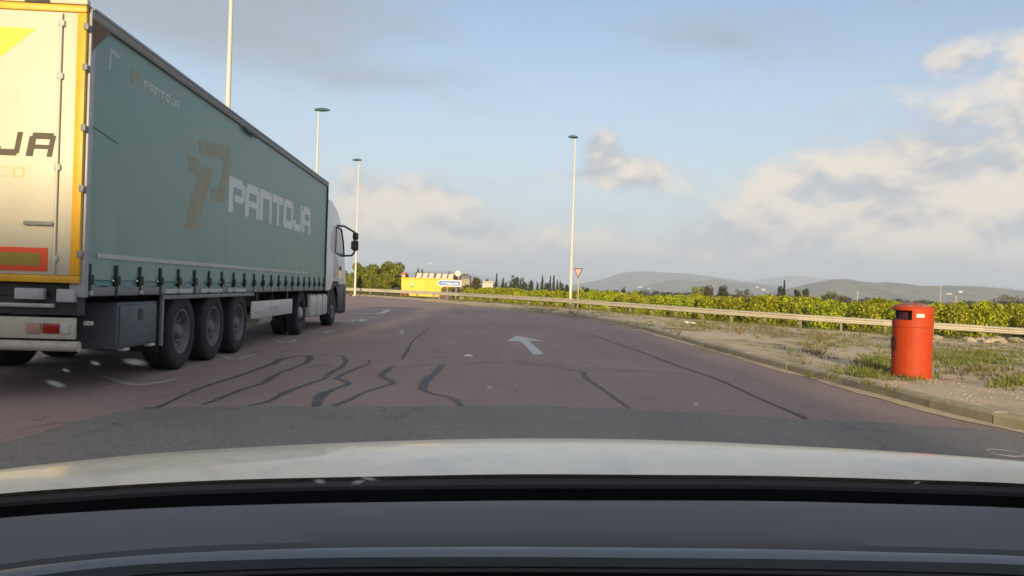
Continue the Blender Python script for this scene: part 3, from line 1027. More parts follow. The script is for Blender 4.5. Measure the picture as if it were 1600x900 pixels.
far_tree(761, 433, 8, 210, 'ball', 'small dark tree above the ribbed white shed roof', None, 'leaf_dark', 318)
# row of far trees, left to right
FT = [(776, 427.5, 6, 'cypress', 'slim dark cypress standing alone right of the ribbed white shed'), (772, 437, 18, 'ball', 'low dark tree under the lone slim cypress'),
      (786, 433.5, 8, 'cypress', 'short cypress next to the lone slim one'), (788, 439, 12, 'ball', 'small dark tree under the short cypress'),
      (806.5, 429.5, 15, 'ball', 'largest bushy tree of the far row, with a flat top'), (801, 438, 14, 'ball', 'low tree at the left foot of the largest bushy far tree'),
      (814, 433, 6, 'cypress', 'first small cypress right of the largest bushy far tree'), (817.5, 433.5, 6, 'cypress', 'second small cypress right of the largest bushy far tree'),
      (821, 438, 9, 'ball', 'small tree between the small cypresses and the boxy tree'), (829, 435, 11, 'ball', 'boxy dark tree in the gap before the tall cypress row'),
      (840, 440, 7, 'cypress', 'lowest cypress at the left end of the tall cypress row'), (847.5, 430, 7.5, 'cypress', 'broad tall cypress with a rounded tip in the far row'),
      (855, 437, 10, 'ball', 'dark tree filling between the tall cypresses'), (860, 431, 6, 'cypress', 'left of the twin tall cypresses left of the lamp post'),
      (865.5, 430.5, 6, 'cypress', 'right of the twin tall cypresses left of the lamp post'), (871, 437, 8, 'cypress', 'lower cypress just right of the twin tall cypresses'),
      (878, 437.5, 11, 'ball', 'last dark tree of the far row before the lamp post'), (888, 442, 14, 'ball', 'low dark tree behind the foot of the lamp post')]
for i, (px, yt, w, kd, lb) in enumerate(FT):
    far_tree(px, yt, w, 190 + (i * 7) % 23, kd, lb, 'far trees beyond the orchard', 'leaf_dark', 330 + i, n=1300)
FT2 = [(914, 446.5, 22, 'ball', 'low dark tree seen just right of the give way sign post', 'leaf_dark'), (974, 447, 10, 'ball', 'small dark tree below the left slope of the blue hill', 'leaf_dark'),
       (1092, 441.5, 26, 'ball', 'bushy brown green tree below the centre of the blue hill', 'leaf_bush'), (1107, 445, 20, 'ball', 'lower bushy tree touching the brown green one', 'leaf_brown'),
       (1131, 443.5, 22, 'ball', 'round dark green tree standing apart above the orchard', 'leaf_dark'), (1160, 450, 24, 'ball', 'low brown tree left of the white hill houses', 'leaf_brown'),
       (1226, 437.5, 5, 'cypress', 'lone cypress rising from a dark clump above the orchard', 'leaf_dark'), (1221, 445, 17, 'ball', 'dark clump tree at the foot of the lone cypress', 'leaf_dark'),
       (1247, 449, 11, 'ball', 'small dark tree right of the lone cypress', 'leaf_dark'), (1259, 450, 13, 'ball', 'second small dark tree right of the lone cypress', 'leaf_brown'),
       (1296, 453, 26, 'ball', 'brown domed tree left of the red bin above the orchard', 'leaf_brown'), (1320, 460, 22, 'ball', 'low olive tree next to the brown domed one', 'leaf_brown'),
       (1585, 458.5, 62, 'ball', 'wide brown green tree at the right edge of the view', 'leaf_brown')]
for i, (px, yt, w, kd, lb, lm) in enumerate(FT2):
    far_tree(px, yt, w, 150 + (i * 11) % 30, kd, lb, 'scattered trees beyond the orchard', lm, 370 + i, n=2600 if w > 40 else 1500)

# far tree line as one mass
Vs, Fs = [], []
for i in range(140):
    px = random.uniform(520, 1640)
    dist = random.uniform(330, 620)
    yh = 449 + 0.0314 * (px - 732)
    top = at(px, yh - random.uniform(1.0, 5.5), dist)
    h = top.z + 1.0
    w = random.uniform(1.2, 3.0) * h
    V, Fc = leaf_cloud(110, ball_lobes(w, h, i, 5), h * .16, seed=700 + i)
    V = V + np.array([top.x, top.y, -1.0])
    Fs += [tuple(j + len(Vs) for j in f) for f in Fc]
    Vs += V.tolist()
me = bpy.data.meshes.new('distant_woods')
me.from_pydata(Vs, [], Fs)
me.materials.append(M['leaf_dark'])
tag(link('distant_woods', me), kind='stuff')


# --- grass tufts and dry weeds on the verge
def grass_patch(name, spots, material, h0, h1, blades):
    Vv, Ff = [], []
    for (x, y, z, s) in spots:
        for _ in range(blades):
            a = random.uniform(0, 6.28); rr = random.uniform(0, .16) * s
            bx, by = x + math.cos(a) * rr, y + math.sin(a) * rr
            h = random.uniform(h0, h1) * s
            t = random.uniform(0, 6.28); ln = random.uniform(.1, .8) * h
            w = random.uniform(.006, .014)
            ox, oy = math.cos(t) * w, math.sin(t) * w
            k = len(Vv)
            Vv += [(bx - ox, by - oy, z - .01), (bx + ox, by + oy, z - .01), (bx + oy * 0 + math.cos(a) * ln, by + math.sin(a) * ln, z + h)]
            Ff.append((k, k + 1, k + 2))
    me = bpy.data.meshes.new(name)
    me.from_pydata(Vv, [], Ff)
    me.materials.append(material)
    return tag(link(name, me), kind='stuff')


def scatter(regions):
    out = []
    for (x0, x1, y0, y1, n, s) in regions:
        for _ in range(n):
            p = verge_at(random.gauss((x0 + x1) / 2, (x1 - x0) * .33), random.gauss((y0 + y1) / 2, (y1 - y0) * .33))
            if np.min((VV[:, 0] - p.x) ** 2 + (VV[:, 1] - p.y) ** 2) > .5: continue
            out.append((p.x, p.y, p.z, s * random.uniform(.6, 1.2)))
    return out


grass_patch('grass', scatter([(1460, 1600, 542, 572, 600, .8), (1300, 1600, 525, 560, 90, .6), (1000, 1400, 498, 515, 90, .7), (1340, 1400, 555, 588, 110, .8), (1555, 1600, 592, 606, 60, .8), (1300, 1392, 572, 590, 60, .6),
                              (1010, 1180, 502, 512, 160, .9), (1240, 1400, 520, 545, 130, .9), (1400, 1600, 520, 538, 120, 1.0),
                              (930, 1130, 489, 496, 160, 1.0), (1120, 1300, 500, 512, 160, 1.0), (1290, 1600, 512, 526, 200, 1.1),
                              (1385, 1460, 584, 594, 26, .6), (545, 700, 458, 461, 160, 1.3)]), M['grass'], .04, .15, 13)
grass_patch('dry_weeds', scatter([(1080, 1250, 505, 520, 160, 1.0), (760, 1000, 478, 488, 200, 1.0), (1210, 1380, 515, 535, 120, .9), (1470, 1580, 575, 590, 60, .7),
                                  (1470, 1600, 530, 545, 90, .9), (1250, 1300, 535, 560, 40, .8)]), M['dry_grass'], .05, .18, 10)

rs_ = resample(rail, .12)
wd_ = []
for q in rs_:
    if 20 < q.y < 84:
        for _ in range(2):
            o_ = random.uniform(-.5, 1.6)
            wd_.append((q.x + random.gauss(0, .2), q.y + o_, q.z - max(0, o_) * .18, random.uniform(.7, 1.5)))
grass_patch('barrier_weeds', wd_, M['grass'], .12, .34, 12)
# stones heaped on the verge right of the bin, and loose ones
STL = 'pale sandy stone in the low heap on the verge right of the red bin'
for i in range(34):
    px = random.choice([random.uniform(1450, 1600), random.uniform(1540, 1610)])
    py = 533 + random.gauss(0, 3.0) - (px - 1450) * .012
    p = verge_at(px, py)
    bm = bmesh.new()
    bmesh.ops.create_icosphere(bm, subdivisions=2, radius=1)
    s_ = random.uniform(.10, .26)
    off = Vector((random.random() * 9, random.random() * 9, 0))
    from mathutils import noise as mnoise
    for v in bm.verts:
        v.co *= 1 + .35 * mnoise.noise(v.co * 1.4 + off)
        v.co = Vector((v.co.x * s_ * 1.3, v.co.y * s_, v.co.z * s_ * .62))
    me = bpy.data.meshes.new('stone'); bm.to_mesh(me); bm.free()
    me.materials.append(M['stone'])
    tag(link('stone', me, None, (p.x, p.y, p.z + s_ * .25), random.uniform(0, 6)), STL, 'stone', 'pale stones heaped right of the bin')
# pebbles
Vs, Fs = [], []
for i in range(420):
    q = random.choice([(1480, 1600, 600, 635), (1380, 1500, 592, 602), (1250, 1420, 545, 575), (1100, 1600, 515, 545)])
    p = verge_at(random.uniform(q[0], q[1]), random.uniform(q[2], q[3]))
    if np.min((VV[:, 0] - p.x) ** 2 + (VV[:, 1] - p.y) ** 2) > .35 or p.z < -.3: continue
    s_ = random.uniform(.005, .014)
    k = len(Vs)
    for dx, dy, dz in [(-1, -.6, 0), (1, -.7, 0), (.8, .9, 0), (-.7, .8, 0), (.1, 0, .9)]:
        Vs.append((p.x + dx * s_ * random.uniform(.7, 1.2), p.y + dy * s_ * random.uniform(.7, 1.2), p.z + dz * s_))
    Fs += [(k, k + 1, k + 4), (k + 1, k + 2, k + 4), (k + 2, k + 3, k + 4), (k + 3, k, k + 4)]
me = bpy.data.meshes.new('gravel'); me.from_pydata(Vs, [], Fs); me.materials.append(M['verge'])
tag(link('gravel', me), kind='stuff')
# litter
for px, py, s_, lb in [(1073, 507.5, .16, 'left scrap of white paper on the grassy verge before the barrier'), (1083, 508.5, .12, 'right scrap of white paper on the grassy verge before the barrier')]:
    p = verge_at(px, py)
    mb = MB().add([(-s_, -s_ * .5, 0.02), (s_ * .8, -s_ * .6, 0.06), (s_, s_ * .5, 0.02), (-s_ * .6, s_ * .6, .09), (0, 0, .10)], [(0, 1, 4), (1, 2, 4), (2, 3, 4), (3, 0, 4)])
    tag(mb.build('paper_scrap', M['sticker'], None, 0, (p.x, p.y, p.z + .03), 1.0), lb, 'litter', 'paper litter')
p = ground(731, 557.2)
mb = MB().add([(-.07, -.04, 0.008), (.09, -.03, .012), (.08, .04, .03), (-.08, .05, .02), (0, 0, .04)], [(0, 1, 4), (1, 2, 4), (2, 3, 4), (3, 0, 4)])
tag(mb.build('paper_scrap', M['sticker'], None, 0, (p.x, p.y, 0), .3), 'scrap of white paper on the red asphalt left of the painted arrow', 'litter', 'paper litter')

# manhole cover at the lower right
p = ground(1570, 708.5)
mh = empty('manhole_cover', (p.x, p.y, 0.004))
tag(mh, 'worn round manhole cover set in the grey asphalt at lower right', 'manhole cover')
MB().lathe([(.125, .0), (.125, .005), (.14, .005), (.14, .0)], 40).build('frame_ring', M['worn_white'], mh)
MB().lathe([(0.001, .003), (.122, .003), (.122, 0)], 40).build('lid', M['grey_asphalt'], mh)

# ------------------------------------------------------------------ crash barrier
gr = empty('crash_barrier', (0, 0, 0))
tag(gr, 'long galvanised steel crash barrier curving along the verge before the orchard', 'crash barrier')
seg = resample(rail, 4.0)
W_PROF = [(-.03, .0), (.05, .035), (.05, .085), (-.03, .12), (-.03, .19), (.05, .225), (.05, .275), (-.03, .31)]
for i in range(len(seg) - 1):
    a, c = seg[i], seg[i + 1]
    t = (c - a); t.z = 0; t.normalize()
    nn = Vector((-t.y, t.x, 0))                    # towards the road
    e = t * 0.10
    jut = 0.004 * (i % 2)
    rowa, rowb = [], []
    for (u, z) in W_PROF:
        rowa.append(a + nn * (u + jut) + Vector((0, 0, z + .39 + jut)))
        rowb.append(c + e + nn * (u + jut) + Vector((0, 0, z + .39 + jut)))
    prof2 = [q - nn * .006 for q in rowa[::-1]]
    prof2b = [q - nn * .006 for q in rowb[::-1]]
    mb = MB().grid([rowa + prof2 + [rowa[0]], rowb + prof2b + [rowb[0]]])
    mb.build('rail_beam', M['galvanised'], gr, 40)
    for k in (0, .5):
        q = a + (c - a) * k
        if q.y < 6: continue
        mb = MB()
        z0 = q.z
        mb.box(-.05, .05, -.045, .045, z0 - .5, z0 + .64)
        mb.box(.05, .115, -.04, .04, z0 + .45, z0 + .62)
        mb.build('post', M['post_steel'], gr, 0, (q.x - nn.x * .15, q.y - nn.y * .15, 0), math.atan2(nn.y, nn.x))


# ------------------------------------------------------------------ lamp posts
def lamp_post(loc, h, rz, label, head_len=.75):
    o = empty('lamp_post', loc, rz)
    tag(o, label, 'lamp post', 'tall lamp posts round the rest area')
    MB().tube((0, 0, -.3), (0, 0, h * .5), .105, .078, 16).tube((0, 0, h * .5), (0, 0, h), .078, .045, 16).build('pole', M['lamp_post'], o)
    MB().box(-.17, .17, -.17, .17, -.25, .03).build('base_plate', M['galvanised'], o)
    MB().box(.107, .112, -.05, .05, .55, .95).build('hatch', M['rail_grey'], o)
    mb = MB()
    prof = []
    n = 14
    rows = []
    for i in range(n + 1):
        f = i / n
        w = .21 * (math.sin(math.pi * min(1, f * .93 + .07)) ** .55) * (1 - .25 * f) + .02
        hh = .15 * (math.sin(math.pi * min(1, f * .9 + .1)) ** .6) + .012
        row = []
        for k in range(12):
            t = 2 * math.pi * k / 12
            z = math.sin(t)
            row.append((-head_len * .25 + f * head_len, w * math.cos(t), h + .03 + hh * (z if z > 0 else z * .45) + f * .03))
        rows.append(row + [row[0]])
    mb.grid(rows)
    mb.add(rows[0][:12], [tuple(range(12))]); mb.add(rows[-1][:12], [tuple(range(11, -1, -1))])
    hd = mb.build('lamp_head', M['lamp_head'], o, 50)
    MB().lathe([(.001, h - .035), (.09, h - .02), (.10, h + .0)], 14, c=(.12, 0, 0)).build('lens', M['lamp_clear'], hd)
    return o


lamp_post((-8.75, 23.2, 0), 12.2, R(200), 'nearest grey lamp post rising from behind the green trailer and leaving the picture top')
lamp_post((at(489.5, 440, 48.5).x, 48.5, 0), 12.05, R(5), 'lamp post behind the front of the trailer with its lamp head pointing right', 0.95)
pp = at(555, 440, 74)
lamp_post((pp.x, pp.y, 0.05), 13.0, R(165), 'lamp post at the bend just right of the lorry cab', .95)
pp = at(891, 470, 55.5)
lamp_post((pp.x, pp.y, -.08), 12.3, R(185), 'lamp post standing alone by the give way sign behind the crash barrier', .72)

# ------------------------------------------------------------------ signs
gy = at(897, 470, 58)
gw_ = empty('give_way_sign', (gy.x + .25, gy.y, -.2), R(-48))
tag(gw_, 'red edged triangular give way sign on a thin post behind the barrier', 'road sign')
MB().tube((0, .05, -.3), (0, .05, 3.15), .035, n=12).build('post', M['galvanised'], gw_)
S3 = .46


def tri(s, y, t, rnd=.0):
    h = s * math.sqrt(3)
    cz = 2.84
    return [(-s, y, cz + h / 3), (s, y, cz + h / 3), (0, y, cz - 2 * h / 3)]


MB().poly(tri(S3, 0.0, 0), (0, -1, 0), .012).build('red_border', M['sign_red'], gw_, 0)
MB().poly(tri(S3 * .70, -.0145, 0), (0, -1, 0), .003).build('sign_face', M['sign_face'], gw_, 0)

a0 = at(682, 442, 78)
sg = empty('direction_sign', (a0.x, a0.y, -.05), R(0))
tag(sg, 'blue and white arrow sign pointing left to Valencia before the yellow skip', 'road sign')
W_, H_ = 2.52, .66
z0 = at(700, 447.6, 78).z + .05
mb = MB().poly([(0.02, 0, z0 + H_ / 2), (.36, 0, z0 + H_), (W_, 0, z0 + H_), (W_, 0, z0), (.36, 0, z0)], (0, 1, 0), .03)
mb.build('white_board', M['sign_white'], sg, 0)
MB().poly([(.12, -.004, z0 + H_ / 2), (.40, -.004, z0 + H_ - .09), (W_ - .09, -.004, z0 + H_ - .09), (W_ - .09, -.004, z0 + .09), (.40, -.004, z0 + .09)], (0, 1, 0), .003).build('blue_field', M['sign_blue'], sg, 0)
for x in (.35, 1.1, 2.0):
    MB().tube((x, .07, -.4), (x, .07, z0 + H_ - .05), .04, n=10).build('post', M['galvanised'], sg)
fc = bpy.data.curves.new('place_name', 'FONT')
fc.body = 'Valencia'
fc.size = .40
fc.extrude = .002
fc.materials.append(M['sign_white'])
to = bpy.data.objects.new('place_name', fc)
C.objects.link(to)
to.parent = sg
to.location = (.86, -.007, z0 + .19)
to.rotation_euler = (R(90), 0, 0)
fc.offset = .006
to_me = bpy.data.meshes.new_from_object(to)
to_n = link('place_name', to_me, sg, to.location)
to_n.rotation_euler = to.rotation_euler
bpy.data.objects.remove(to)
to_n.name = 'place_name'
# small airport-like pictogram in front of the name
MB().poly([(.58, -.008, z0 + .22), (.72, -.008, z0 + .30), (.70, -.008, z0 + .46), (.66, -.008, z0 + .46), (.64, -.008, z0 + .34), (.56, -.008, z0 + .28)], (0, 1, 0), .003).build('pictogram', M['sign_white'], sg, 0)

a0 = at(715, 440, 84)
rs = empty('round_sign', (a0.x, a0.y, -.3), R(0))
tag(rs, 'pale round disc sign on a post sticking up behind the blue arrow sign', 'road sign')
zc = at(715, 427.5, 84).z + .3
MB().tube((0, .04, -.3), (0, .04, zc + .1), .04, n=10).build('post', M['skip_rust'], rs)
mb = MB()
mb.tube((0, 0, zc), (0, -.03, zc), .30, n=28)
mb.build('disc', M['globe'], rs)

# ------------------------------------------------------------------ yellow skip, cone, sheds
a0 = at(627, 450, 82)
sk = empty('yellow_skip', (a0.x, a0.y, 0), R(-1.5))
tag(sk, 'yellow steel skip with a tapered base behind the barrier at the bend', 'skip')
LW = 5.6
mb = MB()
mb.poly([(0, 0, .62), (0, 0, 1.98), (LW, 0, 1.98), (LW, 0, 1.0), (4.2, 0, .62), (4.0, 0, .06), (.9, 0, .06), (.72, 0, .45), (.10, 0, .45)], (0, 1, 0), 2.2)
mb.build('body', M['skip_yellow'], sk, 20)
mb = MB().box(-.06, LW * 1.0, -.09, -.003, 1.90, 2.02, .02)
mb.build('rim', M['skip_yellow'], sk)
for x in (1.5, 2.7, 3.9):
    MB().box(x - .05, x + .05, -.07, -.003, .64, 1.895).build('rib', M['skip_yellow'], sk)
mb = MB().box(.98, 1.32, -.012, -.004, 1.02, 1.50)
mb.build('sign_plate', M['print_tan'], sk, 0)
MB().box(1.05, 1.27, -.018, -.013, 1.22, 1.46).build('white_mark', M['sign_white'], sk, 0)
MB().box(1.02, 1.30, -.018, -.013, 1.04, 1.14).build('dark_mark', M['print_dark'], sk, 0)
for x in (.38, 4.25):
    MB().tube((x, .15, .30), (x, .45, .30), .28, n=20).build('wheel', M['skip_rust'], sk)
a0 = at(630.5, 437, 82.8)
cn = empty('traffic_drum', (a0.x, a0.y, 1.98))
tag(cn, 'orange red warning drum standing on the left end of the yellow skip', 'traffic drum')
MB().lathe([(.001, 0), (.26, 0), (.26, .05), (.22, .06), (.20, .40), (.18, .55), (.12, .60), (.001, .60)], 20).build('barrel', M['cone_orange'], cn)
MB().lathe([(.2155, .15), (.2145, .17), (.2085, .28), (.2065, .28)], 20).build('band', M['sign_face'], cn)

# low shed with tilted pale roof panels
a0 = at(647, 440, 112)
sh = empty('low_shed', (a0.x, a0.y, -.8))
tag(sh, 'low shed with six pale tilted roof panels behind the yellow skip', 'shed')
MB().box(0, 5.5, .9, 3.4, 0, 3.0).build('wall', M['shed_dark'], sh)
MB().poly([(-.1, 0.75, 2.6), (-.1, 2.2, 3.95), (-.1, 3.6, 2.9)], (1, 0, 0), 5.7).build('roof', M['shed_dark'], sh, 0)
for k in range(6):
    x = .02 + k * .915 + (.12 if k > 2 else 0)
    mb = MB().poly([(x, .70, 2.62), (x + .74, .70, 2.62), (x + .90, 2.02, 3.85 - .02), (x + .18, 2.02, 3.85 - .02)], (0, -.65, .70), .05)
    mb.build('roof_panel', M['panel_pale'], sh, 0)
# aerial mast
a0 = at(671, 440, 130)
ms = empty('aerial_mast', (a0.x, a0.y, -.85))
tag(ms, 'thin aerial mast with a white tip above the shed roof', 'mast')
MB().tube((0, 0, 0), (0, 0, 5.6), .03, .02, 8).build('pole', M['galvanised'], ms)
MB().box(-.08, .08, -.08, .08, 5.6, 5.9, .03).build('tip', M['sign_white'], ms)
# pavilion
a0 = at(727, 440, 120)
pv = empty('small_pavilion', (a0.x, a0.y, -.85))
tag(pv, 'small open pavilion with a dark pitched roof right of the round sign', 'pavilion')
zt = at(727, 428, 120).z + .85
mb = MB().add([(-1.1, -1.1, zt - .42), (1.1, -1.1, zt - .42), (1.1, 1.1, zt - .42), (-1.1, 1.1, zt - .42), (-.3, 0, zt), (.3, 0, zt)],
              [(0, 1, 5, 4), (1, 2, 5), (2, 3, 4, 5), (3, 0, 4), (0, 3, 2, 1)])
mb.build('roof', M['roof_brown'], pv, 0)
for x in (-.8, .8):
    for y in (-.8, .8):
        MB().box(x - .07, x + .07, y - .07, y + .07, 0, zt - .425).build('post', M['shed_dark'], pv, 0)
MB().box(-.72, .72, .55, .72, 0, zt - .6).build('back_wall', M['house_wall'], pv, 0)
# ribbed white shed
a0 = at(761, 444, 115)
wsd = empty('ribbed_shed', (a0.x - .65, a0.y, -.85))
tag(wsd, 'small shed with a pale ribbed lean to roof above the left orchard end', 'shed')
zt = at(761, 439.5, 115).z + .85
MB().box(0, 1.5, .5, 2.0, 0, zt - .05).build('wall', M['house_wall'], wsd, 0)
for k in range(4):
    x = -.05 + k * .40
    MB().poly([(x, -.1, zt - 1.0), (x + .34, -.1, zt - 1.0), (x + .44, .8, zt), (x + .10, .8, zt)], (0, -.7, .6), .04).build('roof_panel', M['panel_pale'], wsd, 0)

# white houses on the slopes
from mathutils.bvhtree import BVHTree
HB = []
for o in [o for o in C.objects if o.name.startswith('hill')]:
    HB.append(BVHTree.FromPolygons([v.co.copy() for v in o.data.vertices], [tuple(p.vertices) for p in o.data.polygons]))
for i, (px, py, w, h, dist, lb) in enumerate([
    (1183, 449.5, 5, 2.6, 2300, 'uppermost tiny white house on the slope left of the lone cypress'), (1192, 453, 7, 2.2, 2250, 'lower tiny pale house on the slope left of the lone cypress'),
    (1001, 449.5, 9, 2.2, 3000, 'tiny pinkish farmhouse at the foot of the blue hill'), (1014, 451, 5, 1.6, 3000, 'smaller pinkish building right of the farmhouse under the blue hill'),
    (1371, 466, 8, 2, 1750, 'tiny white building low on the hill just left of the red bin'), (1482, 459.5, 11, 1.8, 1900, 'long low white building on the right hill'),
        (1500, 457, 7, 3.2, 1900, 'bright white house beside the long low building on the right hill')]):
    hit = [h for h in (t.ray_cast(EYE, ray(px, py).normalized()) for t in HB) if h[0] is not None]
    q = min((h[0] for h in hit), key=lambda v: v.y) if hit else ground(px, py, -.85)
    s_ = q.y / F * .8
    ho = empty('white_house', (q.x, q.y, q.z))
    tag(ho, lb, 'house', 'tiny houses on the far slopes')
    W2, H2 = w * s_ / 2, h * s_
    MB().box(-W2, W2, -W2 * .6, W2 * .6, -3, H2 * .75).build('wall', M['house_white'], ho, 0)
    MB().add([(-W2 * 1.05, -W2 * .65, H2 * .752), (W2 * 1.05, -W2 * .65, H2 * .752), (W2 * 1.05, W2 * .65, H2 * .752), (-W2 * 1.05, W2 * .65, H2 * .752), (-W2, 0, H2), (W2, 0, H2)],
             [(0, 1, 5, 4), (1, 2, 5), (2, 3, 4, 5), (3, 0, 4), (0, 3, 2, 1)]).build('roof', M['house_white'] if i in (0, 6) else M['panel_pale'], ho, 0)
# pylons over the orchard
for px, yt, dist, lb in [(1470, 447, 420, 'tall thin grey pole against the right hill, nearly above the red bin'), (1340, 456, 420, 'short thin pole left of the red bin against the hill'), (1494, 462, 420, 'short thin pole right of the tall one against the hill')]:
    q = at(px, yt, dist)
    o = empty('power_pole', (q.x, q.y, -.85))
    tag(o, lb, 'pole', 'thin power poles before the right hill')
    MB().tube((0, 0, 0), (0, 0, q.z + .85), .28, .18, 8).build('pole', M['galvanised'], o)
    MB().box(-.9, .9, -.06, .06, q.z + .2, q.z + .35).build('crossarm', M['galvanised'], o)

# ------------------------------------------------------------------ unseen service building behind the car, blocks sized to shade the near road
SB = empty('service_building', (0, -25, 0))
tag(SB, 'unseen pale rendered service building behind the car, sized to shade the near road', 'building')
HM, HW = 12.2, 7.55
MB().box(-4.1, 3.9, -12, 0, 0, HM).build('main_block', M['house_wall'], SB, 0)
MB().box(-34, -4.11, -11, -.05, 0, HW).build('side_wing', M['house_wall'], SB, 0)
MB().box(-4.2, 4.0, -12.1, .06, HM + .002, HM + .25).build('roof_edge', M['pillar_grey'], SB, 0)
for zz, xs_ in ((1.0, (-2.8, -.8, 1.2, 3.1)), (4.6, (-2.8, -.8, 1.2, 3.1)), (8.3, (-2.8, -.8, 1.2, 3.1))):
    for x in xs_:
        w_ = MB().box(x - .55, x + .55, .002, .05, zz, zz + 1.6).build('window', M['cab_dark'], SB, 0)
        MB().box(x - .48, x + .48, .052, .06, zz + .07, zz + 1.53).build('pane', M['dark_glass'], w_, 0)
for zz in (1.0, 4.6):
    for k in range(9):
        x = -31 + k * 3.0
        w_ = MB().box(x - .6, x + .6, -.048, .0, zz, zz + 1.5).build('window', M['cab_dark'], SB, 0)
        MB().box(x - .53, x + .53, .002, .01, zz + .07, zz + 1.43).build('pane', M['dark_glass'], w_, 0)

# ------------------------------------------------------------------ red litter bin
bp_ = ground(1423.5, 588, KERB_H)
BIN = empty('litter_bin', (bp_.x, bp_.y, verge_z(bp_.x, bp_.y) - .01), 0)
tag(BIN, 'red cylindrical litter bin with a side slot standing on the verge', 'litter bin')
rb = 57.5 / F * bp_.y / 2 * 1.0
hb = 1.075
NS = 72
view = math.atan2(-bp_.y, -bp_.x)            # direction from the bin to the camera
# heights: body, seam, hood with the slot
prof = [(rb, 0), (rb, .18), (rb, .38), (rb, .47), (rb, .56), (rb, .72), (rb - .006, .735), (rb - .006, .742), (rb + .004, .75), (rb + .004, .85), (rb + .004, .99), (rb + .002, 1.02), (rb - .015, 1.045)]


def ang(i):
    t = 2 * math.pi * (i + .5) / NS
    d = (t - view + math.pi) % (2 * math.pi) - math.pi
    return d                                    # 0 faces the camera; left of it is negative


def skip_slot(j, i):
    d = math.degrees(ang(i))
    return (j == 9 and -122 < d < -4)


mb = MB().lathe(prof[:6], NS)
mb.build('body', M['bin_red'], BIN, 60)
hood = MB().lathe(prof[5:], NS, skip=lambda j, i: (j == 4 and -122 < math.degrees(ang(i)) < -4)).build('hood', M['bin_red'], BIN, 50)
# slot: a recess behind the opening
mb = MB()
rows = []
idx = [i for i in range(NS) if -122 < math.degrees(ang(i)) < -4]
idx.sort(key=lambda i: ang(i))
angs = [2 * math.pi * k / NS for k in idx] + [2 * math.pi * (idx[-1] + 1) / NS]
ri = rb - .09
ro = rb + .003
for (r_, z_) in [(ro, .852), (ri, .87), (ri, .985), (ro, .988)]:
    rows.append([(r_ * math.cos(t), r_ * math.sin(t), z_) for t in angs])
mb.grid(rows)
for t in (angs[0], angs[-1]):
    mb.add([(ro * math.cos(t), ro * math.sin(t), .852), (ri * math.cos(t), ri * math.sin(t), .852), (ri * math.cos(t), ri * math.sin(t), .988), (ro * math.cos(t), ro * math.sin(t), .988)], [(0, 1, 2, 3)])
mb.build('slot', M['bin_hole'], hood, 0)
MB().lathe([(rb - .014, 1.044), (rb * .86, 1.065), (rb * .66, 1.085), (rb * .4, 1.10), (rb * .15, 1.107), (.001, 1.108)], NS).build('dome', M['bin_cap'], BIN, 60)


def curved_plate(a0_, a1_, z0_, z1_, r_, t_=.003, n=10):
    """thin plate hugging the cylinder; angles in degrees from the camera side"""
    rows = []
    tt = [view + R(a0_ + (a1_ - a0_) * k / n) for k in range(n + 1)]
    for (q, z) in [(r_, z0_), (r_ + t_, z0_), (r_ + t_, z1_), (r_, z1_), (r_, z0_)]:
        rows.append([(q * math.cos(t), q * math.sin(t), z) for t in tt])
    return MB().grid(rows)


curved_plate(10, 32, .895, .945, rb + .0045).build('sticker', M['sticker'], hood, 60)
curved_plate(14, 29, .912, .926, rb + .0080, .001).build('sticker_text', M['sticker_grey'], hood, 60)
curved_plate(4, 40, .715, .722, rb + .0005, .006).build('latch', M['bin_cap'], BIN, 60)
# round grip recess on the left flank and its steel plate
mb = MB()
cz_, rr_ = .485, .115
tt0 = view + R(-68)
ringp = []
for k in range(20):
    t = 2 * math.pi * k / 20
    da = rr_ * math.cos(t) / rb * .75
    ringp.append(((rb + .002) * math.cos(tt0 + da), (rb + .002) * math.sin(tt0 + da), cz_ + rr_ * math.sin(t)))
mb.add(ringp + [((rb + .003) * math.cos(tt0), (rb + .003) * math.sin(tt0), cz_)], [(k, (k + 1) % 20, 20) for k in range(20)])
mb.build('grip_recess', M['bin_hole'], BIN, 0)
curved_plate(-100, -84, .40, .575, rb + .006, .012).build('hinge_plate', M['rail_grey'], BIN, 60)
# service door outline: a slight rim proud of the body
curved_plate(-17, -15.5, .02, .71, rb + .0005, .003, 3).build('door_edge', M['bin_red'], BIN, 60)

# ------------------------------------------------------------------ articulated lorry
TA = math.atan(68 / F)                      # heading, turned left of the camera's
av = Vector((-math.sin(TA), math.cos(TA), 0)); nv = Vector((math.cos(TA), math.sin(TA), 0))
o0 = av * 7.86 + nv * (-3.835)
LR = empty('articulated_lorry', (o0.x, o0.y, 0), TA)
tag(LR, 'articulated lorry with a teal curtain sided trailer and white cab parked on the left', 'lorry')
WD, LEN, TOP = 2.55, 12.97, 3.94


def P(name, mb, mt_, parent=LR, smooth=35):
    return mb.build(name, M[mt_] if isinstance(mt_, str) else mt_, parent, smooth)


# --- trailer box
BAY = [random.random() for _ in range(40)]
rows = []
for j in range(9):
    z = 1.20 + (3.81 - 1.20) * j / 8
    row = []
    for i in range(140):
        y = .10 + (LEN - .16) * i / 139
        bay = int(y / .6)
        bulge = (.008 + .012 * BAY[bay % 40]) * abs(math.sin(math.pi * (y - .16) / .6)) * max(0, 1 - j / 2.6) ** 1.5 + .003 * math.sin(y * 5.1 + j) * max(0, 1 - j / 3.0)
        row.append((-.02 + bulge, y, z))
    rows.append(row)
cur = P('curtain', MB().grid(rows), 'curtain', smooth=60)
P('curtain', MB().box(-WD, -WD + .03, .1, LEN - .06, 1.2, 3.81), 'curtain')
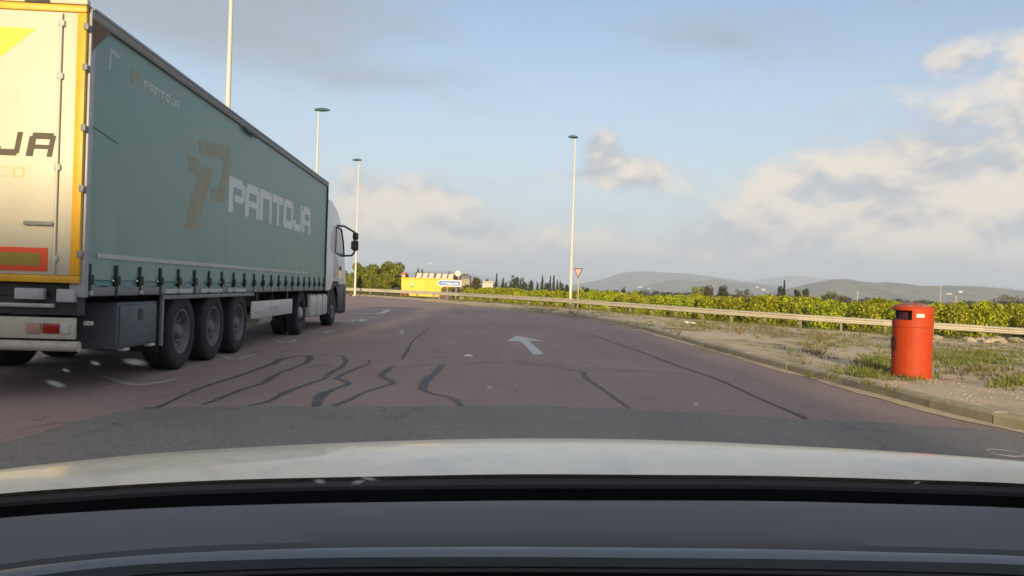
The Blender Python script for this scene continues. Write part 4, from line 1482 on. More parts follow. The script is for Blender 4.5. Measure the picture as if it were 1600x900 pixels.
# fluttering lower hem between straps
hem_y = [.16 + k * .60 for k in range(22)]
for k, y in enumerate(hem_y[:-1]):
    rows = []
    dip = random.uniform(-.015, .02)
    for j in range(5):
        z = 1.215 - j * .028
        row = []
        for i in range(9):
            f = i / 8
            wv = math.sin(math.pi * f)
            row.append((-.022 + .030 * wv * j / 4 + random.uniform(-.004, .004), y + .045 + f * .51, z + (wv * .030 - .012 + dip) * j / 4))
        rows.append(row)
    P('hem_flap', MB().grid(rows), 'flap_teal', cur, 60)
for k, y in enumerate(hem_y):
    mb = MB().box(-.015, .002, y - .028, y + .028, 1.02, 1.36)
    mb.box(-.01, .022, y - .05, y + .05, 1.15, 1.25, .006)
    P('strap_buckle', mb, 'strap_dark')
    if k % 2 == 0:
        P('strap_hook', MB().box(-.012, .026, y - .025, y + .025, 1.045, 1.085), 'tape_white')
P('reflective_strip', MB().box(-.006, -.001, .30, LEN - 2.3, 1.425, 1.475), 'tape_white', cur, 0)
P('roof', MB().box(-WD + .02, -.02, .02, LEN - .02, 3.87, TOP, .015), 'pillar_grey')
P('top_rail', MB().box(-.10, .018, .02, LEN, 3.795, 3.92, .02), 'rail_grey')
P('gutter_strip', MB().box(.018, .03, .03, LEN - .02, 3.89, 3.915), 'pillar_grey')
P('rail_lock', MB().box(.018, .04, 5.2, 5.9, 3.745, 3.795), 'dark_steel')
P('corner_bracket', MB().poly([(.0, .02, 3.80), (.0, .42, 3.80), (.0, .02, 3.47)], (1, 0, 0), .016), 'roof_brown', smooth=0)
P('corner_post', MB().box(-.13, .012, .012, .115, 1.02, 3.865, .012), 'pillar_grey')
P('corner_post', MB().box(-WD, -WD + .13, .012, .10, 1.02, 3.865, .012), 'pillar_grey')
P('front_post', MB().box(-.12, .014, LEN - .07, LEN + .02, 1.0, 3.87, .01), 'dark_steel')
P('front_wall', MB().box(-WD, -.12, LEN - .05, LEN - .005, 1.0, 3.87), 'door_white')
P('side_rail', MB().box(-.12, -.004, .12, LEN, 1.03, 1.13, .008), 'rail_grey')
P('deck', MB().box(-WD + .1, -.122, .05, LEN - .06, 1.02, 1.15), 'dark_steel')
# --- rear doors
FR = []
fy0, fy1 = -.045, .0
for nm, bx in [('door_frame', (-.10, -.012, fy0, fy1, 1.235, 3.835)), ('door_frame', (-WD + .012, -WD + .10, fy0, fy1, 1.235, 3.835)),
               ('door_frame', (-WD + .012, -.012, fy0 - .002, fy1, 3.8375, 3.9065)), ('door_frame', (-WD + .012, -.012, fy0 - .002, fy1, 1.16, 1.2325))]:
    P(nm, MB().box(*bx, .008), 'yellow_paint')
P('roof_cap', MB().box(-.36, -.0, -.06, .01, 3.910, 3.968, .01), 'door_white')
P('roof_cap', MB().box(-WD, -.60, -.06, .01, 3.910, 3.968, .01), 'door_white')
P('roof_latch', MB().box(-.60, -.36, -.05, .0, 3.911, 3.943), 'dark_steel')
rdoor = P('rear_door', MB().box(-WD / 2 + .006, -.102, -.03, .0, 1.235, 3.835, .004), 'door_white')
ldoor = P('rear_door', MB().box(-WD + .102, -WD / 2 - .006, -.03, .0, 1.235, 3.835, .004), 'door_white')
for dr, x in ((rdoor, -.245), (ldoor, -WD + .245)):
    P('lock_rod', MB().tube((x, -.055, 1.25), (x, -.055, 3.82), .012, n=10), 'door_white', dr)
    P('door_seam', MB().box(x - .03, x - .024, -.0315, -.0302, 1.25, 3.82), 'pillar_grey', dr, 0)
    for z in (1.4, 2.3, 3.2, 3.72):
        P('rod_clip', MB().box(x - .03, x + .03, -.062, -.031, z - .03, z + .03, .006), 'pillar_grey', dr)
    P('door_handle', MB().box(x - .30, x - .02, -.07, -.05, 1.72, 1.76, .006), 'rail_grey', dr)
for z in (1.45, 2.1, 2.7, 3.3, 3.7):
    P('hinge', MB().box(-.035, .014, -.058, -.02, z - .035, z + .035, .008), 'rail_grey')
# rear print: emblem and dark name, running off to the left
L0 = (Vector((0, -.0335, 0)))


def rear_poly(name, pts, mt_, dr=rdoor, y=-.0330):
    return P(name, MB().poly([(x, y, z) for x, z in pts], (0, 1, 0), .002), mt_, dr, 0)


rear_poly('emblem', [(-1.25, 3.66), (-.50, 3.66), (-.62, 3.55), (-1.02, 3.20), (-1.22, 3.06), (-1.25, 3.22), (-1.0, 3.45), (-.92, 3.56), (-1.25, 3.56)], 'emblem_yellow')

# block letters made from strokes (x, y in letter units: 1 wide, 1 high)
T_ = .265
GLYPH = {
    'P': [(0, 0, T_, 1), (T_, 1 - T_, .82, 1), (.8, .42, 1, .9), (.36, .33, .9, .53)],
    'A': [(0, 0, T_, .85), (.1, 1 - T_, .9, 1), (.8, 0, 1, .9), (T_, .32, .8, .5)],
    'N': [(0, 0, T_, 1), (T_, 1 - T_, .9, 1), (.8, 0, 1, .92)],
    'T': [(0, 1 - T_, 1, 1), (.42, 0, .62, 1 - T_)],
    'O': [(0, .08, T_, .92), (.8, .08, 1, .92), (.08, 0, .92, T_), (.08, 1 - T_, .92, 1)],
    'J': [(.8, .1, 1, 1), (.1, 0, .92, T_), (0, T_ * .5, T_, .38)],
}


def glyph_mb(ch, fn):
    mb = MB()
    for i, (x0, y0, x1, y1) in enumerate(GLYPH[ch]):
        d = .0004 * i
        mb.add([fn(x0, y0, 0), fn(x1, y0, 0), fn(x1, y1, 0), fn(x0, y1, 0), fn(x0, y0, .002 + d), fn(x1, y0, .002 + d), fn(x1, y1, .002 + d), fn(x0, y1, .002 + d)],
               [(3, 2, 1, 0), (4, 5, 6, 7), (0, 1, 5, 4), (1, 2, 6, 5), (2, 3, 7, 6), (3, 0, 4, 7)])
    return mb


# on the right door: the end of the company name
for ch, x0 in (('J', -.88), ('A', -.56), ('O', -1.2)):
    P('rear_letter', glyph_mb(ch, lambda u, v, d, x0=x0: (x0 + u * .25 + v * .04, -.0325 - d, 2.40 + v * .235)), 'print_dark', rdoor, 0)
for nm, x0 in (('C', -.84), ('O', -.68)):
    f = lambda u, v, d, x0=x0: (x0 + u * .11, -.0325 - d, 2.19 + v * .10)
    mb = MB()
    for (a1, b1, a2, b2) in ([(0, 0, .15, 1), (.15, .85, 1, 1), (.15, 0, 1, .15)] + ([(.85, .15, 1, .85)] if nm == 'O' else [])):
        mb.add([f(a1, b1, 0.0015), f(a2, b1, .0015), f(a2, b2, .0015), f(a1, b2, .0015)], [(0, 1, 2, 3)])
    P('rear_letter', mb, 'print_tan', rdoor, 0)
# marker plate
P('marker_plate', MB().box(-1.0, -.32, -.040, -.031, 1.27, 1.50), 'plate_red', rdoor, 0)
P('marker_field', MB().box(-.94, -.38, -.043, -.0405, 1.32, 1.45), 'plate_olive', rdoor, 0)
# --- side print
for i, ch in enumerate('PANTOJA'):
    y0 = 4.60 + i * .905
    wd = .86
    P('letter', glyph_mb(ch, lambda u, v, d, y0=y0: (-.0195 + d, y0 + u * wd, 2.33 + i * .008 + v * .57 + i * .006 * v)), 'letter_white', cur, 0)


def side_poly(name, pts, mt_, x=-.0195):
    return P(name, MB().poly([(x, y, z) for y, z in pts], (1, 0, 0), .0015), mt_, cur, 0)


e0 = 2.74
side_poly('emblem', [(e0 + .42, 3.20), (e0 + 1.80, 3.34), (e0 + 1.98, 3.16), (e0 + 1.62, 2.46), (e0 + 1.02, 2.40), (e0 + 1.02, 2.58), (e0 + 1.36, 2.62), (e0 + 1.60, 3.04), (e0 + 1.42, 3.11), (e0 + .52, 3.00)], 'emblem_ochre')
side_poly('emblem', [(e0 + .06, 2.93), (e0 + .5, 2.92), (e0 + .52, 2.68), (e0 + .14, 2.71)], 'emblem_ochre')
side_poly('emblem', [(e0 + .0, 1.93), (e0 + .50, 1.95), (e0 + 1.10, 2.86), (e0 + .70, 2.88), (e0 + .26, 2.42)], 'emblem_ochre')
for i, ch in enumerate('PANTOJA'):
    y0 = 1.34 + i * .158
    P('small_letter', glyph_mb(ch, lambda u, v, d, y0=y0: (-.0195 + d, y0 + u * .135, 3.45 + v * .10)), 'letter_faint', cur, 0)
side_poly('small_emblem', [(.98, 3.43), (1.06, 3.43), (1.16, 3.53), (1.24, 3.53), (1.24, 3.59), (.98, 3.57)], 'emblem_ochre')
side_poly('corner_mark', [(.46, 3.42), (.50, 3.42), (.52, 3.60), (.70, 3.60), (.70, 3.64), (.48, 3.65)], 'tape_white')
side_poly('tear', [(.12, 2.75), (.72, 2.68), (.73, 2.688), (.12, 2.762)], 'strap_dark')
# --- chassis
P('chassis_beam', MB().box(-.95, -.80, .2, 12.0, .70, 1.015).box(-1.75, -1.60, .2, 12.0, .70, 1.015), 'dark_steel')
P('rear_crossbeam', MB().box(-WD + .06, -.05, .02, .18, .84, 1.015), 'dark_steel')
P('rear_step', MB().box(-.62, -.34, -.05, .019, .99, 1.10, .01), 'pillar_grey')
P('rear_step', MB().box(-.22, -.05, -.05, .019, .97, 1.10, .01), 'pillar_grey')
P('cross_tube', MB().tube((-1.4, -.02, .93), (-.25, -.02, .93), .022), 'pillar_grey')
lb = P('light_board', MB().box(-WD + .05, -.055, .0, .05, .60, .815, .015), 'bumper_cream')
P('tail_light', MB().box(-.36, -.20, -.018, -.001, .655, .755, .006), 'lamp_red', lb)
P('tail_light', MB().box(-.52, -.38, -.018, -.001, .655, .755, .006), 'lamp_pink', lb)
P('side_marker', MB().box(-.19, -.10, -.016, -.001, .655, .755, .006), 'lamp_clear', lb)
P('tail_light', MB().box(-WD + .2, -WD + .52, -.018, -.001, .655, .755, .006), 'lamp_red', lb)
P('number_plate', MB().box(-WD / 2 - .27, -WD / 2 + .27, -.012, -.001, .64, .76), 'sign_white', lb)
P('underride_bar', MB().tube((-WD + .06, .02, .53), (-.02, .02, .53), .052, n=20), 'bumper_cream')
P('bar_bracket', MB().box(-1.0, -.9, .03, .12, .50, .84).box(-1.65, -1.55, .03, .12, .50, .84), 'dark_steel')
P('hazard_chain', MB().path([(-1.1, -.02, .92), (-1.0, -.03, .84), (-.92, -.03, .86), (-.86, -.02, .93)], .016, 8), 'yellow_paint')
P('rear_marker_arm', MB().box(-.02, .05, .1, .16, .74, .78), 'bumper_cream')
tb_ = P('tool_box', MB().box(-.55, -.06, .93, 2.02, .42, .95, .02), 'box_grey')
P('box_lid', MB().box(-.0595, -.045, .97, 1.98, .45, .92, .012), 'box_grey', tb_)
P('box_badge', MB().tube((-.0445, 1.50, .80), (-.040, 1.50, .80), .075, n=20), 'dark_steel', tb_)
P('box_foot', MB().box(-.10, -.03, 1.06, 1.20, .40, .43).box(-.10, -.03, 1.78, 1.92, .40, .43), 'tape_white', tb_)
P('spare_carrier', MB().box(-1.9, -.65, .6, 2.2, .45, .75), 'dark_steel')
WY = [2.88, 4.19, 5.50]
# mudguards
mg = MB().box(-.42, -.03, WY[0] - .72, WY[2] + .68, 1.0255, 1.029)
P('wing_rail', MB().box(-.06, -.012, WY[0] - .80, WY[2] + .72, .965, 1.022, .006), 'rail_grey')
P('wing_stay', MB().box(-.05, -.02, WY[0] - .80, WY[0] - .74, .38, .963), 'rail_grey')
P('mud_flap', MB().box(-.45, -.06, WY[0] - .83, WY[0] - .805, .30, .96), 'black_rubber')
for y in (WY[0] - .35, WY[0] + .95, WY[0] + 2.2):
    P('white_panel', MB().box(-.003, .003, y - .42, y + .55, 1.045, 1.10), 'tape_white')


def wheel(y, x_out, r=.52, wdt=.385, steer=False, parent=LR, drum='rim_silver', rr=.30, recess=.09, side=1):
    """wheel whose outer face stands at x_out, axle along x"""
    s = side
    hub = MB()
    hub.lathe([(.001, -recess + .06), (.07, -recess + .06), (.10, -recess + .03), (.115, -recess - .02), (.13, -recess - .02), (.14, -recess - .03), (.001, -recess - .03)], 24, 'x')
    for k in range(10):
        t = 2 * math.pi * k / 10
        hub.tube((-recess - .02, .165 * math.cos(t), .165 * math.sin(t)), (-recess + .015, .165 * math.cos(t), .165 * math.sin(t)), .014, n=6)
    w = hub.build('wheel', M['rim_silver'] if drum == 'rim_silver' else M['dark_steel'], parent, 35, (x_out, y, r))
    if s < 0: w.rotation_euler = (0, 0, math.pi)
    ty = MB()
    ty.lathe([(rr, -.03), (rr + .02, -.012), (rr + .07, .0), (r * .82, -.002), (r * .93, -.014), (r * .985, -.04), (r, -.07), (r, -.12), (r - .012, -.125), (r - .012, -.14), (r, -.145), (r, -.23), (r - .012, -.235), (r - .012, -.25), (r, -.255),
              (r, -wdt + .07), (r * .985, -wdt + .04), (r * .9, -wdt + .01), (rr, -wdt)], 44, 'x')
    ty.build('tyre', M['black_rubber'], w, 30)
    rm_ = MB()
    rm_.lathe([(rr + .003, -.04), (rr + .006, -.015), (rr - .012, -.016), (rr - .03, -.05), (rr - .05, -recess - .01), (.21, -recess - .015), (.20, -recess - .02), (.14, -recess - .02)], 40, 'x')
    rm_.build('rim', M[drum], w, 35)
    hl = MB()
    for k in range(10):
        t = 2 * math.pi * (k + .5) / 10
        hl.tube((-recess - .012, .228 * math.cos(t), .228 * math.sin(t)), (-recess - .006, .228 * math.cos(t), .228 * math.sin(t)), .022, n=8)
    hl.build('rim_holes', M['dark_steel'], w, 0)
    return w


for y in WY:
    wheel(y, -.045)
    wheel(y, -WD + .045, side=-1)
    P('axle', MB().tube((-WD + .3, y, .52), (-.3, y, .52), .07), 'dark_steel')
# side guard, landing legs, pallet box
sgd = P('side_guard', MB().box(-.07, -.045, 6.20, 9.40, .54, .86, .008), 'tank_white')
P('guard_mark', MB().box(-.0445, -.043, 6.35, 6.75, .63, .67), 'pillar_grey', sgd, 0)
P('guard_mark', MB().box(-.0445, -.043, 7.45, 8.10, .665, .73), 'pillar_grey', sgd, 0)
for y in (6.6, 9.0):
    P('guard_post', MB().box(-.12, -.072, y, y + .08, .55, 1.02), 'dark_steel')
P('landing_leg', MB().box(-.62, -.48, 9.3, 9.44, .42, 1.015).box(-.68, -.42, 9.25, 9.49, .38, .42), 'dark_steel')
P('landing_leg', MB().box(-2.07, -1.93, 9.3, 9.44, .42, 1.015).box(-2.13, -1.87, 9.25, 9.49, .38, .42), 'dark_steel')
P('air_tank', MB().tube((-.4, 7.6, .46), (-.4, 8.6, .46), .12, n=18), 'tank_white')
P('fifth_wheel_plate', MB().box(-1.7, -.85, 9.8, 11.4, .93, 1.0), 'dark_steel')
# --- tractor
D0 = 10.45
wheel(D0, -.06, drum='dark_steel', recess=.16, wdt=.30)
wheel(D0, -.39, drum='dark_steel', recess=.10, wdt=.30)
wheel(D0, -WD + .06, drum='dark_steel', recess=.16, wdt=.30, side=-1)
P('hub_cap', MB().lathe([(.001, .02), (.10, .01), (.14, -.04), (.15, -.12)], 20, 'x', (-.07, D0, .52)), 'pillar_grey')
P('tractor_frame', MB().box(-1.75, -1.6, 9.6, 15.6, .55, .85).box(-.95, -.8, 9.6, 15.6, .55, .85), 'dark_steel')
P('drive_axle', MB().tube((-WD + .3, D0, .52), (-.3, D0, .52), .09), 'dark_steel')
rows = []
for x in (-.66, -.05):
    rows.append([(x, D0 + .64 * math.cos(t), .52 + .60 * math.sin(t)) for t in [R(q) for q in range(10, 171, 10)]])
P('drive_wing', MB().grid(rows), 'black_rubber', smooth=60)
tk = P('fuel_tank', MB().box(-.62, -.06, 11.5, 13.75, .36, .93, .07), 'tank_white')
for y in (12.25, 13.0):
    P('tank_band', MB().box(-.61, -.052, y - .03, y + .03, .353, .927, .03), 'rail_grey', tk)
P('side_skirt', MB().box(-.14, -.05, 13.77, 13.98, .36, 1.20, .01), 'cab_dark')
FA = 14.62
wheel(FA, -.055, wdt=.32)
wheel(FA, -WD + .055, wdt=.32, side=-1)
P('front_axle', MB().tube((-WD + .3, FA, .50), (-.3, FA, .50), .08), 'dark_steel')
# cab shell: side outline extruded across, with rounded roof fairing
CB, CFR = 13.22, 16.66
out = [(CB, 1.02), (CB, 3.42), (CB + .14, 3.54), (CB + .75, 3.53), (CB + 1.45, 3.40), (CB + 2.05, 3.17), (CB + 2.45, 2.90), (CB + 2.82, 2.48), (CB + 3.08, 2.05), (CB + 3.28, 1.58), (CB + 3.34, 1.20), (FA + .68, 1.20), (FA + .60, 1.27), (FA + .3, 1.30), (FA - .3, 1.28), (FA - .62, 1.05)]
bm = bmesh.new()
vs = [bm.verts.new((-.03, y, z)) for y, z in out]
f = bm.faces.new(vs)
r_ = bmesh.ops.extrude_face_region(bm, geom=[f])
for v in [g_ for g_ in r_['geom'] if isinstance(g_, bmesh.types.BMVert)]:
    v.co.x = -WD + .03
eds = [e for e in bm.edges if abs(e.verts[0].co.x - e.verts[1].co.x) < 1e-5 and min(e.verts[0].co.z, e.verts[1].co.z) > 1.4]
bmesh.ops.bevel(bm, geom=eds, offset=.16, segments=4, affect='EDGES', profile=.55, clamp_overlap=True)
bmesh.ops.recalc_face_normals(bm, faces=bm.faces)
me = bpy.data.meshes.new('cab'); bm.to_mesh(me); bm.free()
me.materials.append(M['cab_white']); me.shade_smooth(); me.set_sharp_from_angle(angle=R(40))
cab = link('cab', me, LR)
P('sun_visor', MB().box(-WD + .2, -.2, CB + 2.5, CB + 2.82, 2.92, 2.96, .01), 'cab_dark', cab)
P('windscreen', MB().poly([(-.22, CB + 2.60, 2.76), (-.22, CB + 3.20, 1.80), (-WD + .22, CB + 3.20, 1.80), (-WD + .22, CB + 2.60, 2.76)], (0, .85, .53), .03), 'dark_glass', cab, 0)
dw = P('door', MB().box(-.0295, -.022, CB + 1.15, CB + 2.42, 1.34, 2.88, .003), 'cab_white', cab)
P('door_window', MB().poly([(-.0218, CB + 1.28, 2.12), (-.0218, CB + 1.28, 2.82), (-.0218, CB + 2.15, 2.82), (-.0218, CB + 2.55, 2.50), (-.0218, CB + 2.78, 2.12)], (1, 0, 0), .006), 'dark_glass', dw, 0)
P('window_rim', MB().path([(-.014, CB + 1.26, 2.1), (-.014, CB + 1.26, 2.84), (-.014, CB + 2.17, 2.84), (-.014, CB + 2.57, 2.51), (-.014, CB + 2.80, 2.1), (-.014, CB + 1.26, 2.1)], .022, 6), 'cab_dark', dw)
P('door_handle', MB().box(-.022, -.004, CB + 2.15, CB + 2.36, 1.62, 1.74, .006), 'cab_dark', dw)
# mirrors: arms bow out from the door and carry the housings
mx_, my_ = .33, CB + 2.75
mr = P('mirror_arm', MB().path([(-.03, CB + 1.5, 2.90), (.10, CB + 2.0, 2.93), (mx_ - .03, my_, 2.80), (mx_ - .02, my_, 2.20), (mx_ - .1, my_ - .05, 2.09), (-.03, CB + 2.5, 2.06)], .030, 10), 'cab_dark')
P('mirror_housing', MB().box(mx_ - .10, mx_ + .09, my_ - .10, my_ + .08, 2.24, 2.56, .05), 'cab_dark', mr)
P('mirror_housing', MB().box(mx_ - .09, mx_ + .08, my_ - .09, my_ + .08, 2.575, 2.80, .05), 'cab_dark', mr)
P('mirror_glass', MB().box(mx_ - .12, mx_ + .07, my_ - .104, my_ - .101, 2.28, 2.52), 'dark_glass', mr, 0)
mr2 = P('mirror_arm', MB().path([(-WD + .03, CB + 1.75, 2.98), (-WD - mx_, my_, 2.88), (-WD - mx_, my_, 2.30), (-WD + .03, CB + 2.25, 2.12)], .03, 8), 'cab_dark')
P('mirror_housing', MB().box(-WD - mx_ - .1, -WD - mx_ + .15, my_ - .10, my_ + .08, 2.34, 2.88, .05), 'cab_dark', mr2)
# wheel arch trim, steps and bumper
rows = []
for x0_, dr_ in ((-.02, 0), (-.02, .10), (-.35, .10)):
    rows.append([(x0_, FA + (.60 + dr_) * math.cos(t), .50 + (.66 + dr_) * math.sin(t)) for t in [R(q) for q in range(0, 181, 12)]])
P('arch_trim', MB().grid(rows), 'cab_dark', smooth=60)
P('steps', MB().box(-.5, -.04, FA + .62, CB + 3.36, .36, 1.18, .03), 'cab_dark')
P('bumper', MB().box(-WD + .02, -.02, CB + 3.0, CFR + .02, .30, 1.195, .07), 'cab_dark')
P('headlight', MB().box(-.42, -.10, CFR + .005, CFR + .04, .62, .86, .03), 'lamp_clear')
P('headlight', MB().box(-WD + .10, -WD + .42, CFR + .005, CFR + .04, .62, .86, .03), 'lamp_clear')
P('air_deflector', MB().box(-.07, -.035, CB - .20, CB - .002, 1.20, 3.40, .01), 'cab_white')

# ------------------------------------------------------------------ the car we sit in
CAR = bpy.data.objects.new('white_car', None)
C.objects.link(CAR)
oc = EYE - CU * EYE.z
CAR.matrix_world = Matrix(((CR.x, 0, CU.x, oc.x), (CR.y, 1, CU.y, oc.y), (CR.z, 0, CU.z, oc.z), (0, 0, 0, 1)))
tag(CAR, 'white car in the foreground, its bonnet and dark dashboard seen from inside', 'car')
EZ = EYE.z


def loc(px, py, d):
    return Vector(((px - 800) / F * d, d, EZ - (py - 450) / F * d))


def curve(tab, xs_):
    """tab: (px, py, dist) -> smooth points at the given px"""
    X = [t[0] for t in tab]
    out = []
    for x in xs_:
        # cosine-free monotone interpolation via small Lagrange windows
        y = np.interp(x, X, [t[1] for t in tab]); d = np.interp(x, X, [t[2] for t in tab])
        out.append([x, y, d])
    out = np.array(out)
    k = np.hanning(13)[1:-1]; k /= k.sum()
    h = len(k) // 2
    for c in (1, 2):
        v = np.r_[2 * out[0, c] - out[1:h + 1, c][::-1], out[:, c], 2 * out[-1, c] - out[-h - 1:-1, c][::-1]]
        out[:, c] = np.convolve(v, k, 'valid')
    return [loc(*q) for q in out]


PX = np.linspace(-230, 1830, 84)
crest = curve([(-230, 800, 1.12), (0, 747, 1.38), (250, 712, 1.66), (500, 695.5, 1.86), (660, 689, 1.92), (800, 686, 1.95), (950, 687, 1.93), (1100, 692, 1.86), (1400, 713, 1.62), (1600, 735.5, 1.40), (1830, 778, 1.14)], PX)
rear = curve([(-230, 795, 1.02), (0, 768, 1.13), (250, 752, 1.22), (400, 746, 1.26), (800, 738.5, 1.29), (1200, 741, 1.26), (1600, 752.5, 1.15), (1830, 772, 1.04)], PX)
rows = []
for lip in ((.04, -.035), (.012, -.008), (.0, -.002)):
    rows.append([p + Vector((0, lip[0], lip[1])) for p in rear])
for k in range(1, 11):
    f = k / 10
    rows.append([a.lerp(c, f) + Vector((0, 0, .030 * math.sin(math.pi * f) * (1 - .3 * f))) for a, c in zip(rear, crest)])
for (dy, dz) in ((.06, -.020), (.13, -.06), (.20, -.13), (.24, -.24), (.25, -.42)):
    rows.append([c + Vector((c.x * dy * .25, dy * (1 - min(.85, abs(c.x) * .6)), dz)) for c in crest])
bonnet = P('bonnet', MB().grid(rows), 'bonnet_white', CAR, 60)
edge2 = curve([(-230, 812, 1.00), (0, 785, 1.10), (250, 768, 1.18), (500, 760, 1.22), (800, 757, 1.24), (1200, 757.5, 1.22), (1600, 769, 1.12), (1830, 788, 1.02)], PX)
dfar = curve([(-230, 838, .86), (0, 808, .95), (250, 793, 1.0), (500, 786, 1.02), (800, 782, 1.03), (1200, 782.5, 1.02), (1600, 793, .96), (1830, 815, .88)], PX)
P('scuttle_panel', MB().grid([[p + Vector((0, .03, -.05)) for p in rear], [p + Vector((0, -.004, -.007)) for p in rear], edge2, [p + Vector((0, -.01, -.012)) for p in edge2]]), 'cowl_grey', CAR, 50)
P('screen_surround', MB().grid([[p + Vector((0, -.012, -.003)) for p in edge2], [p + Vector((0, .02, -.012)) for p in dfar], [p + Vector((0, .018, -.08)) for p in dfar]]), 'cowl_black', CAR, 50)
groove = curve([(-230, 925, .66), (0, 880, .74), (130, 866, .78), (250, 855, .82), (500, 846, .86), (800, 844, .865), (1200, 848, .86), (1600, 859, .80), (1830, 880, .72)], PX)
lipb = curve([(-230, 955, .62), (0, 906, .70), (130, 889, .74), (250, 879, .775), (500, 871, .81), (800, 870, .815), (1200, 873, .81), (1600, 881, .755), (1830, 905, .68)], PX)
rows = [[p + Vector((0, .02, -.06)) for p in dfar], [p + Vector((0, .006, -.008)) for p in dfar], dfar]
for k in range(1, 7):
    f = k / 6
    rows.append([a.lerp(c, f) + Vector((0, 0, .010 * math.sin(math.pi * f))) for a, c in zip(dfar, groove)])
rows.append([p + Vector((0, -.006, -.010)) for p in groove])
rows.append([p + Vector((0, -.012, -.014)) for p in groove])
P('dashboard', MB().grid(rows), 'dash', CAR, 50)
lt = [p + Vector((0, -.014, -.0030)) for p in groove]
rows = [[p + Vector((0, .002, -.012)) for p in lt], lt]
for k in range(1, 6):
    f = k / 5
    rows.append([a.lerp(c, f) + Vector((0, 0, .0045 * math.sin(math.pi * f))) for a, c in zip(lt, lipb)])
rows.append([p + Vector((0, .0, -.010)) for p in lipb])
P('dash_lip', MB().grid(rows), 'dash_lip', CAR, 60)
face = [p + Vector((0, .014, -.004)) for p in lipb]
P('vent_recess', MB().grid([face, [p + Vector((0, .004, -.05)) for p in face], [p + Vector((0, -.03, -.16)) for p in face]]), 'dash_dark', CAR, 0)
st = [p + Vector((0, .002, -.0125)) for p in lipb]
P('vent_slat', MB().grid([[p + Vector((0, .012, .001)) for p in st], st, [p + Vector((0, .0, -.004)) for p in st], [p + Vector((0, .012, -.005)) for p in st]]), 'dash', CAR, 30)
# cabin shell: pillars, roof, doors, tail (the sun comes from behind it)
ZR = 1.47


def shell(x):
    return x


for s in (-1, 1):
    mb = MB()
    a1, b1 = Vector((s * .60, .42, ZR - .03)), Vector((s * .80, 1.06, EZ - .27))
    mb.tube(a1, b1, .035, .05, 10)
    P('windscreen_pillar', mb, 'lining', CAR)
    mb = MB().poly([(s * .84, 1.0, .28), (s * .84, 1.0, EZ - .30), (s * .82, .0, EZ - .26), (s * .82, -1.6, EZ - .20), (s * .84, -1.6, .28)], (s, 0, 0), .05)
    P('side_panel', mb, 'bonnet_white', CAR, 0)
    for y0 in (-.55, -1.45):
        P('roof_pillar', MB().tube((s * .84, y0, EZ - .25), (s * .62, y0 + .12, ZR - .03), .05, n=8), 'lining', CAR)
    P('front_wing', MB().poly([(s * .84, 1.02, .28), (s * .84, 1.02, EZ - .36), (s * .80, 1.5, EZ - .46), (s * .74, 1.9, EZ - .62), (s * .72, 1.9, .28)], (s, 0, 0), .04), 'bonnet_white', CAR, 0)
rows = []
for y, z in ((.42, ZR - .03), (.2, ZR), (-.5, ZR + .03), (-1.2, ZR), (-1.6, ZR - .06)):
    rows.append([(x, y, z - .10 * (x / .62) ** 4) for x in np.linspace(-.64, .64, 9)])
P('roof', MB().grid(rows), 'lining', CAR, 60)
P('tailgate', MB().poly([(-.84, -1.62, .3), (.84, -1.62, .3), (.84, -1.62, EZ - .2), (.62, -1.6, ZR - .05), (-.62, -1.6, ZR - .05), (-.84, -1.62, EZ - .2)], (0, -1, 0), .05), 'bonnet_white', CAR, 0)
P('floor_pan', MB().box(-.80, .80, -1.6, 1.9, .24, .27), 'dash_dark', CAR, 0)
P('firewall', MB().box(-.8, .8, 1.06, 1.10, .28, EZ - .36), 'dash_dark', CAR, 0)
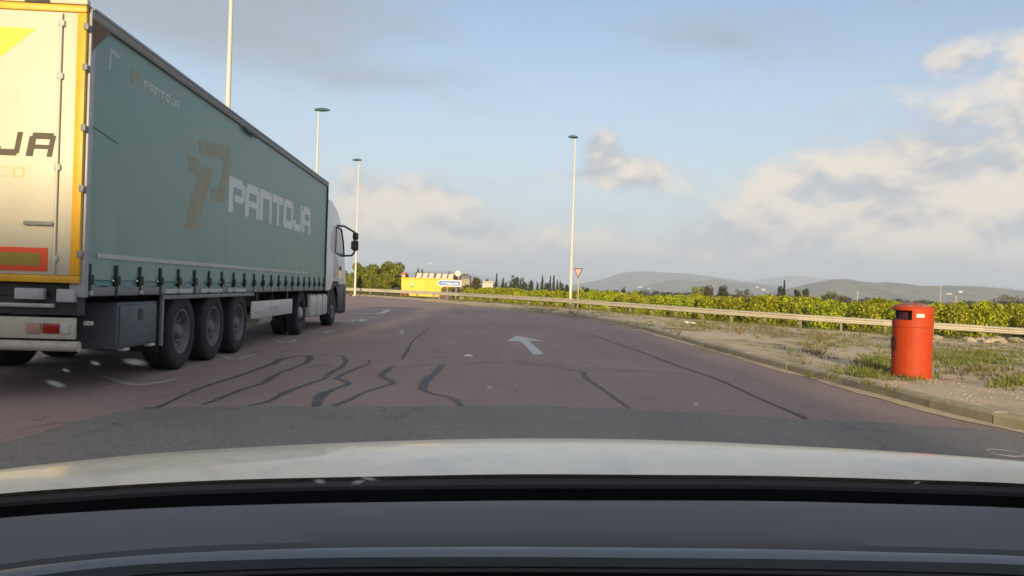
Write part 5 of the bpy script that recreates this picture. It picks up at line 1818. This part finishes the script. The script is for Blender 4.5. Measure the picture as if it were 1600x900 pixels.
# windscreen and dried smears on it
wb0, wb1 = Vector((0, 1.105, EZ - .297)), Vector((0, .42, ZR - .035))
P('windscreen', MB().add([(-.80, wb0.y, wb0.z), (.80, wb0.y, wb0.z), (.60, wb1.y, wb1.z), (-.60, wb1.y, wb1.z)], [(0, 1, 2, 3)]), 'clear_glass', CAR, 0)
wn = Vector((1, 0, 0)).cross((wb1 - wb0).normalized())
for px, py, wx, wy, an in [(212, 563, 34, 12, 6), (88, 597, 26, 12, 28), (150, 565, 13, 8, 20), (104, 576, 10, 7, 15), (500, 750, 17, 12, 10), (560, 751, 26, 8, -28), (577, 746, 26, 8, 20),
                           (628, 516, 9, 8, 0), (765, 603, 10, 8, 0), (1087, 629, 12, 9, 0), (1432, 752, 10, 6, 0), (1041, 506, 8, 6, 10)]:
    d = Vector(((px - 800) / F, 1, -(py - 450) / F))
    o_ = Vector((0, 0, EZ))
    t_ = (wb0 - o_).dot(wn) / d.dot(wn)
    c0 = o_ + d * t_ - wn * (.002 if wn.y > 0 else -.002)
    ux = Vector((1, 0, 0)); uy = (wb1 - wb0).normalized()
    ca, sa = math.cos(R(an)), math.sin(R(an))
    vs = [c0]; uv = [(0, 0)]
    for k in range(16):
        t = 2 * math.pi * k / 16
        a_, b_ = math.cos(t) * wx * .7 * t_ / F, math.sin(t) * wy * 1.0 * t_ / F
        vs.append(c0 + ux * (a_ * ca + b_ * sa) + uy * (b_ * ca - a_ * sa) * 1.25)
        uv.append((math.cos(t), math.sin(t)))
    me = bpy.data.meshes.new('dried_smear')
    me.from_pydata([tuple(v) for v in vs], [], [(0, 1 + k, 1 + (k + 1) % 16) for k in range(16)])
    ul = me.uv_layers.new(name='UVMap')
    for lp in me.loops:
        ul.data[lp.index].uv = uv[lp.vertex_index]
    me.materials.append(M['dried_smear'])
    link('dried_smear', me, CAR)

# ------------------------------------------------------------------ haze: one closed box round everything
hz = MB().box(-9200, 9200, -2100, 9200, -2.3, 250)
hm = bpy.data.materials.new('haze')
hm.use_nodes = True
nt = hm.node_tree
nt.nodes.remove(nt.nodes['Principled BSDF'])
pv_ = nt.nodes.new('ShaderNodeVolumePrincipled')
pv_.inputs['Color'].default_value = (0.66, 0.78, 1.0, 1)
pv_.inputs['Density'].default_value = 0.00025
pv_.inputs['Anisotropy'].default_value = 0.0
nt.links.new(pv_.outputs[0], nt.nodes['Material Output'].inputs['Volume'])
tag(hz.build('haze', hm, None, 0), kind='stuff')
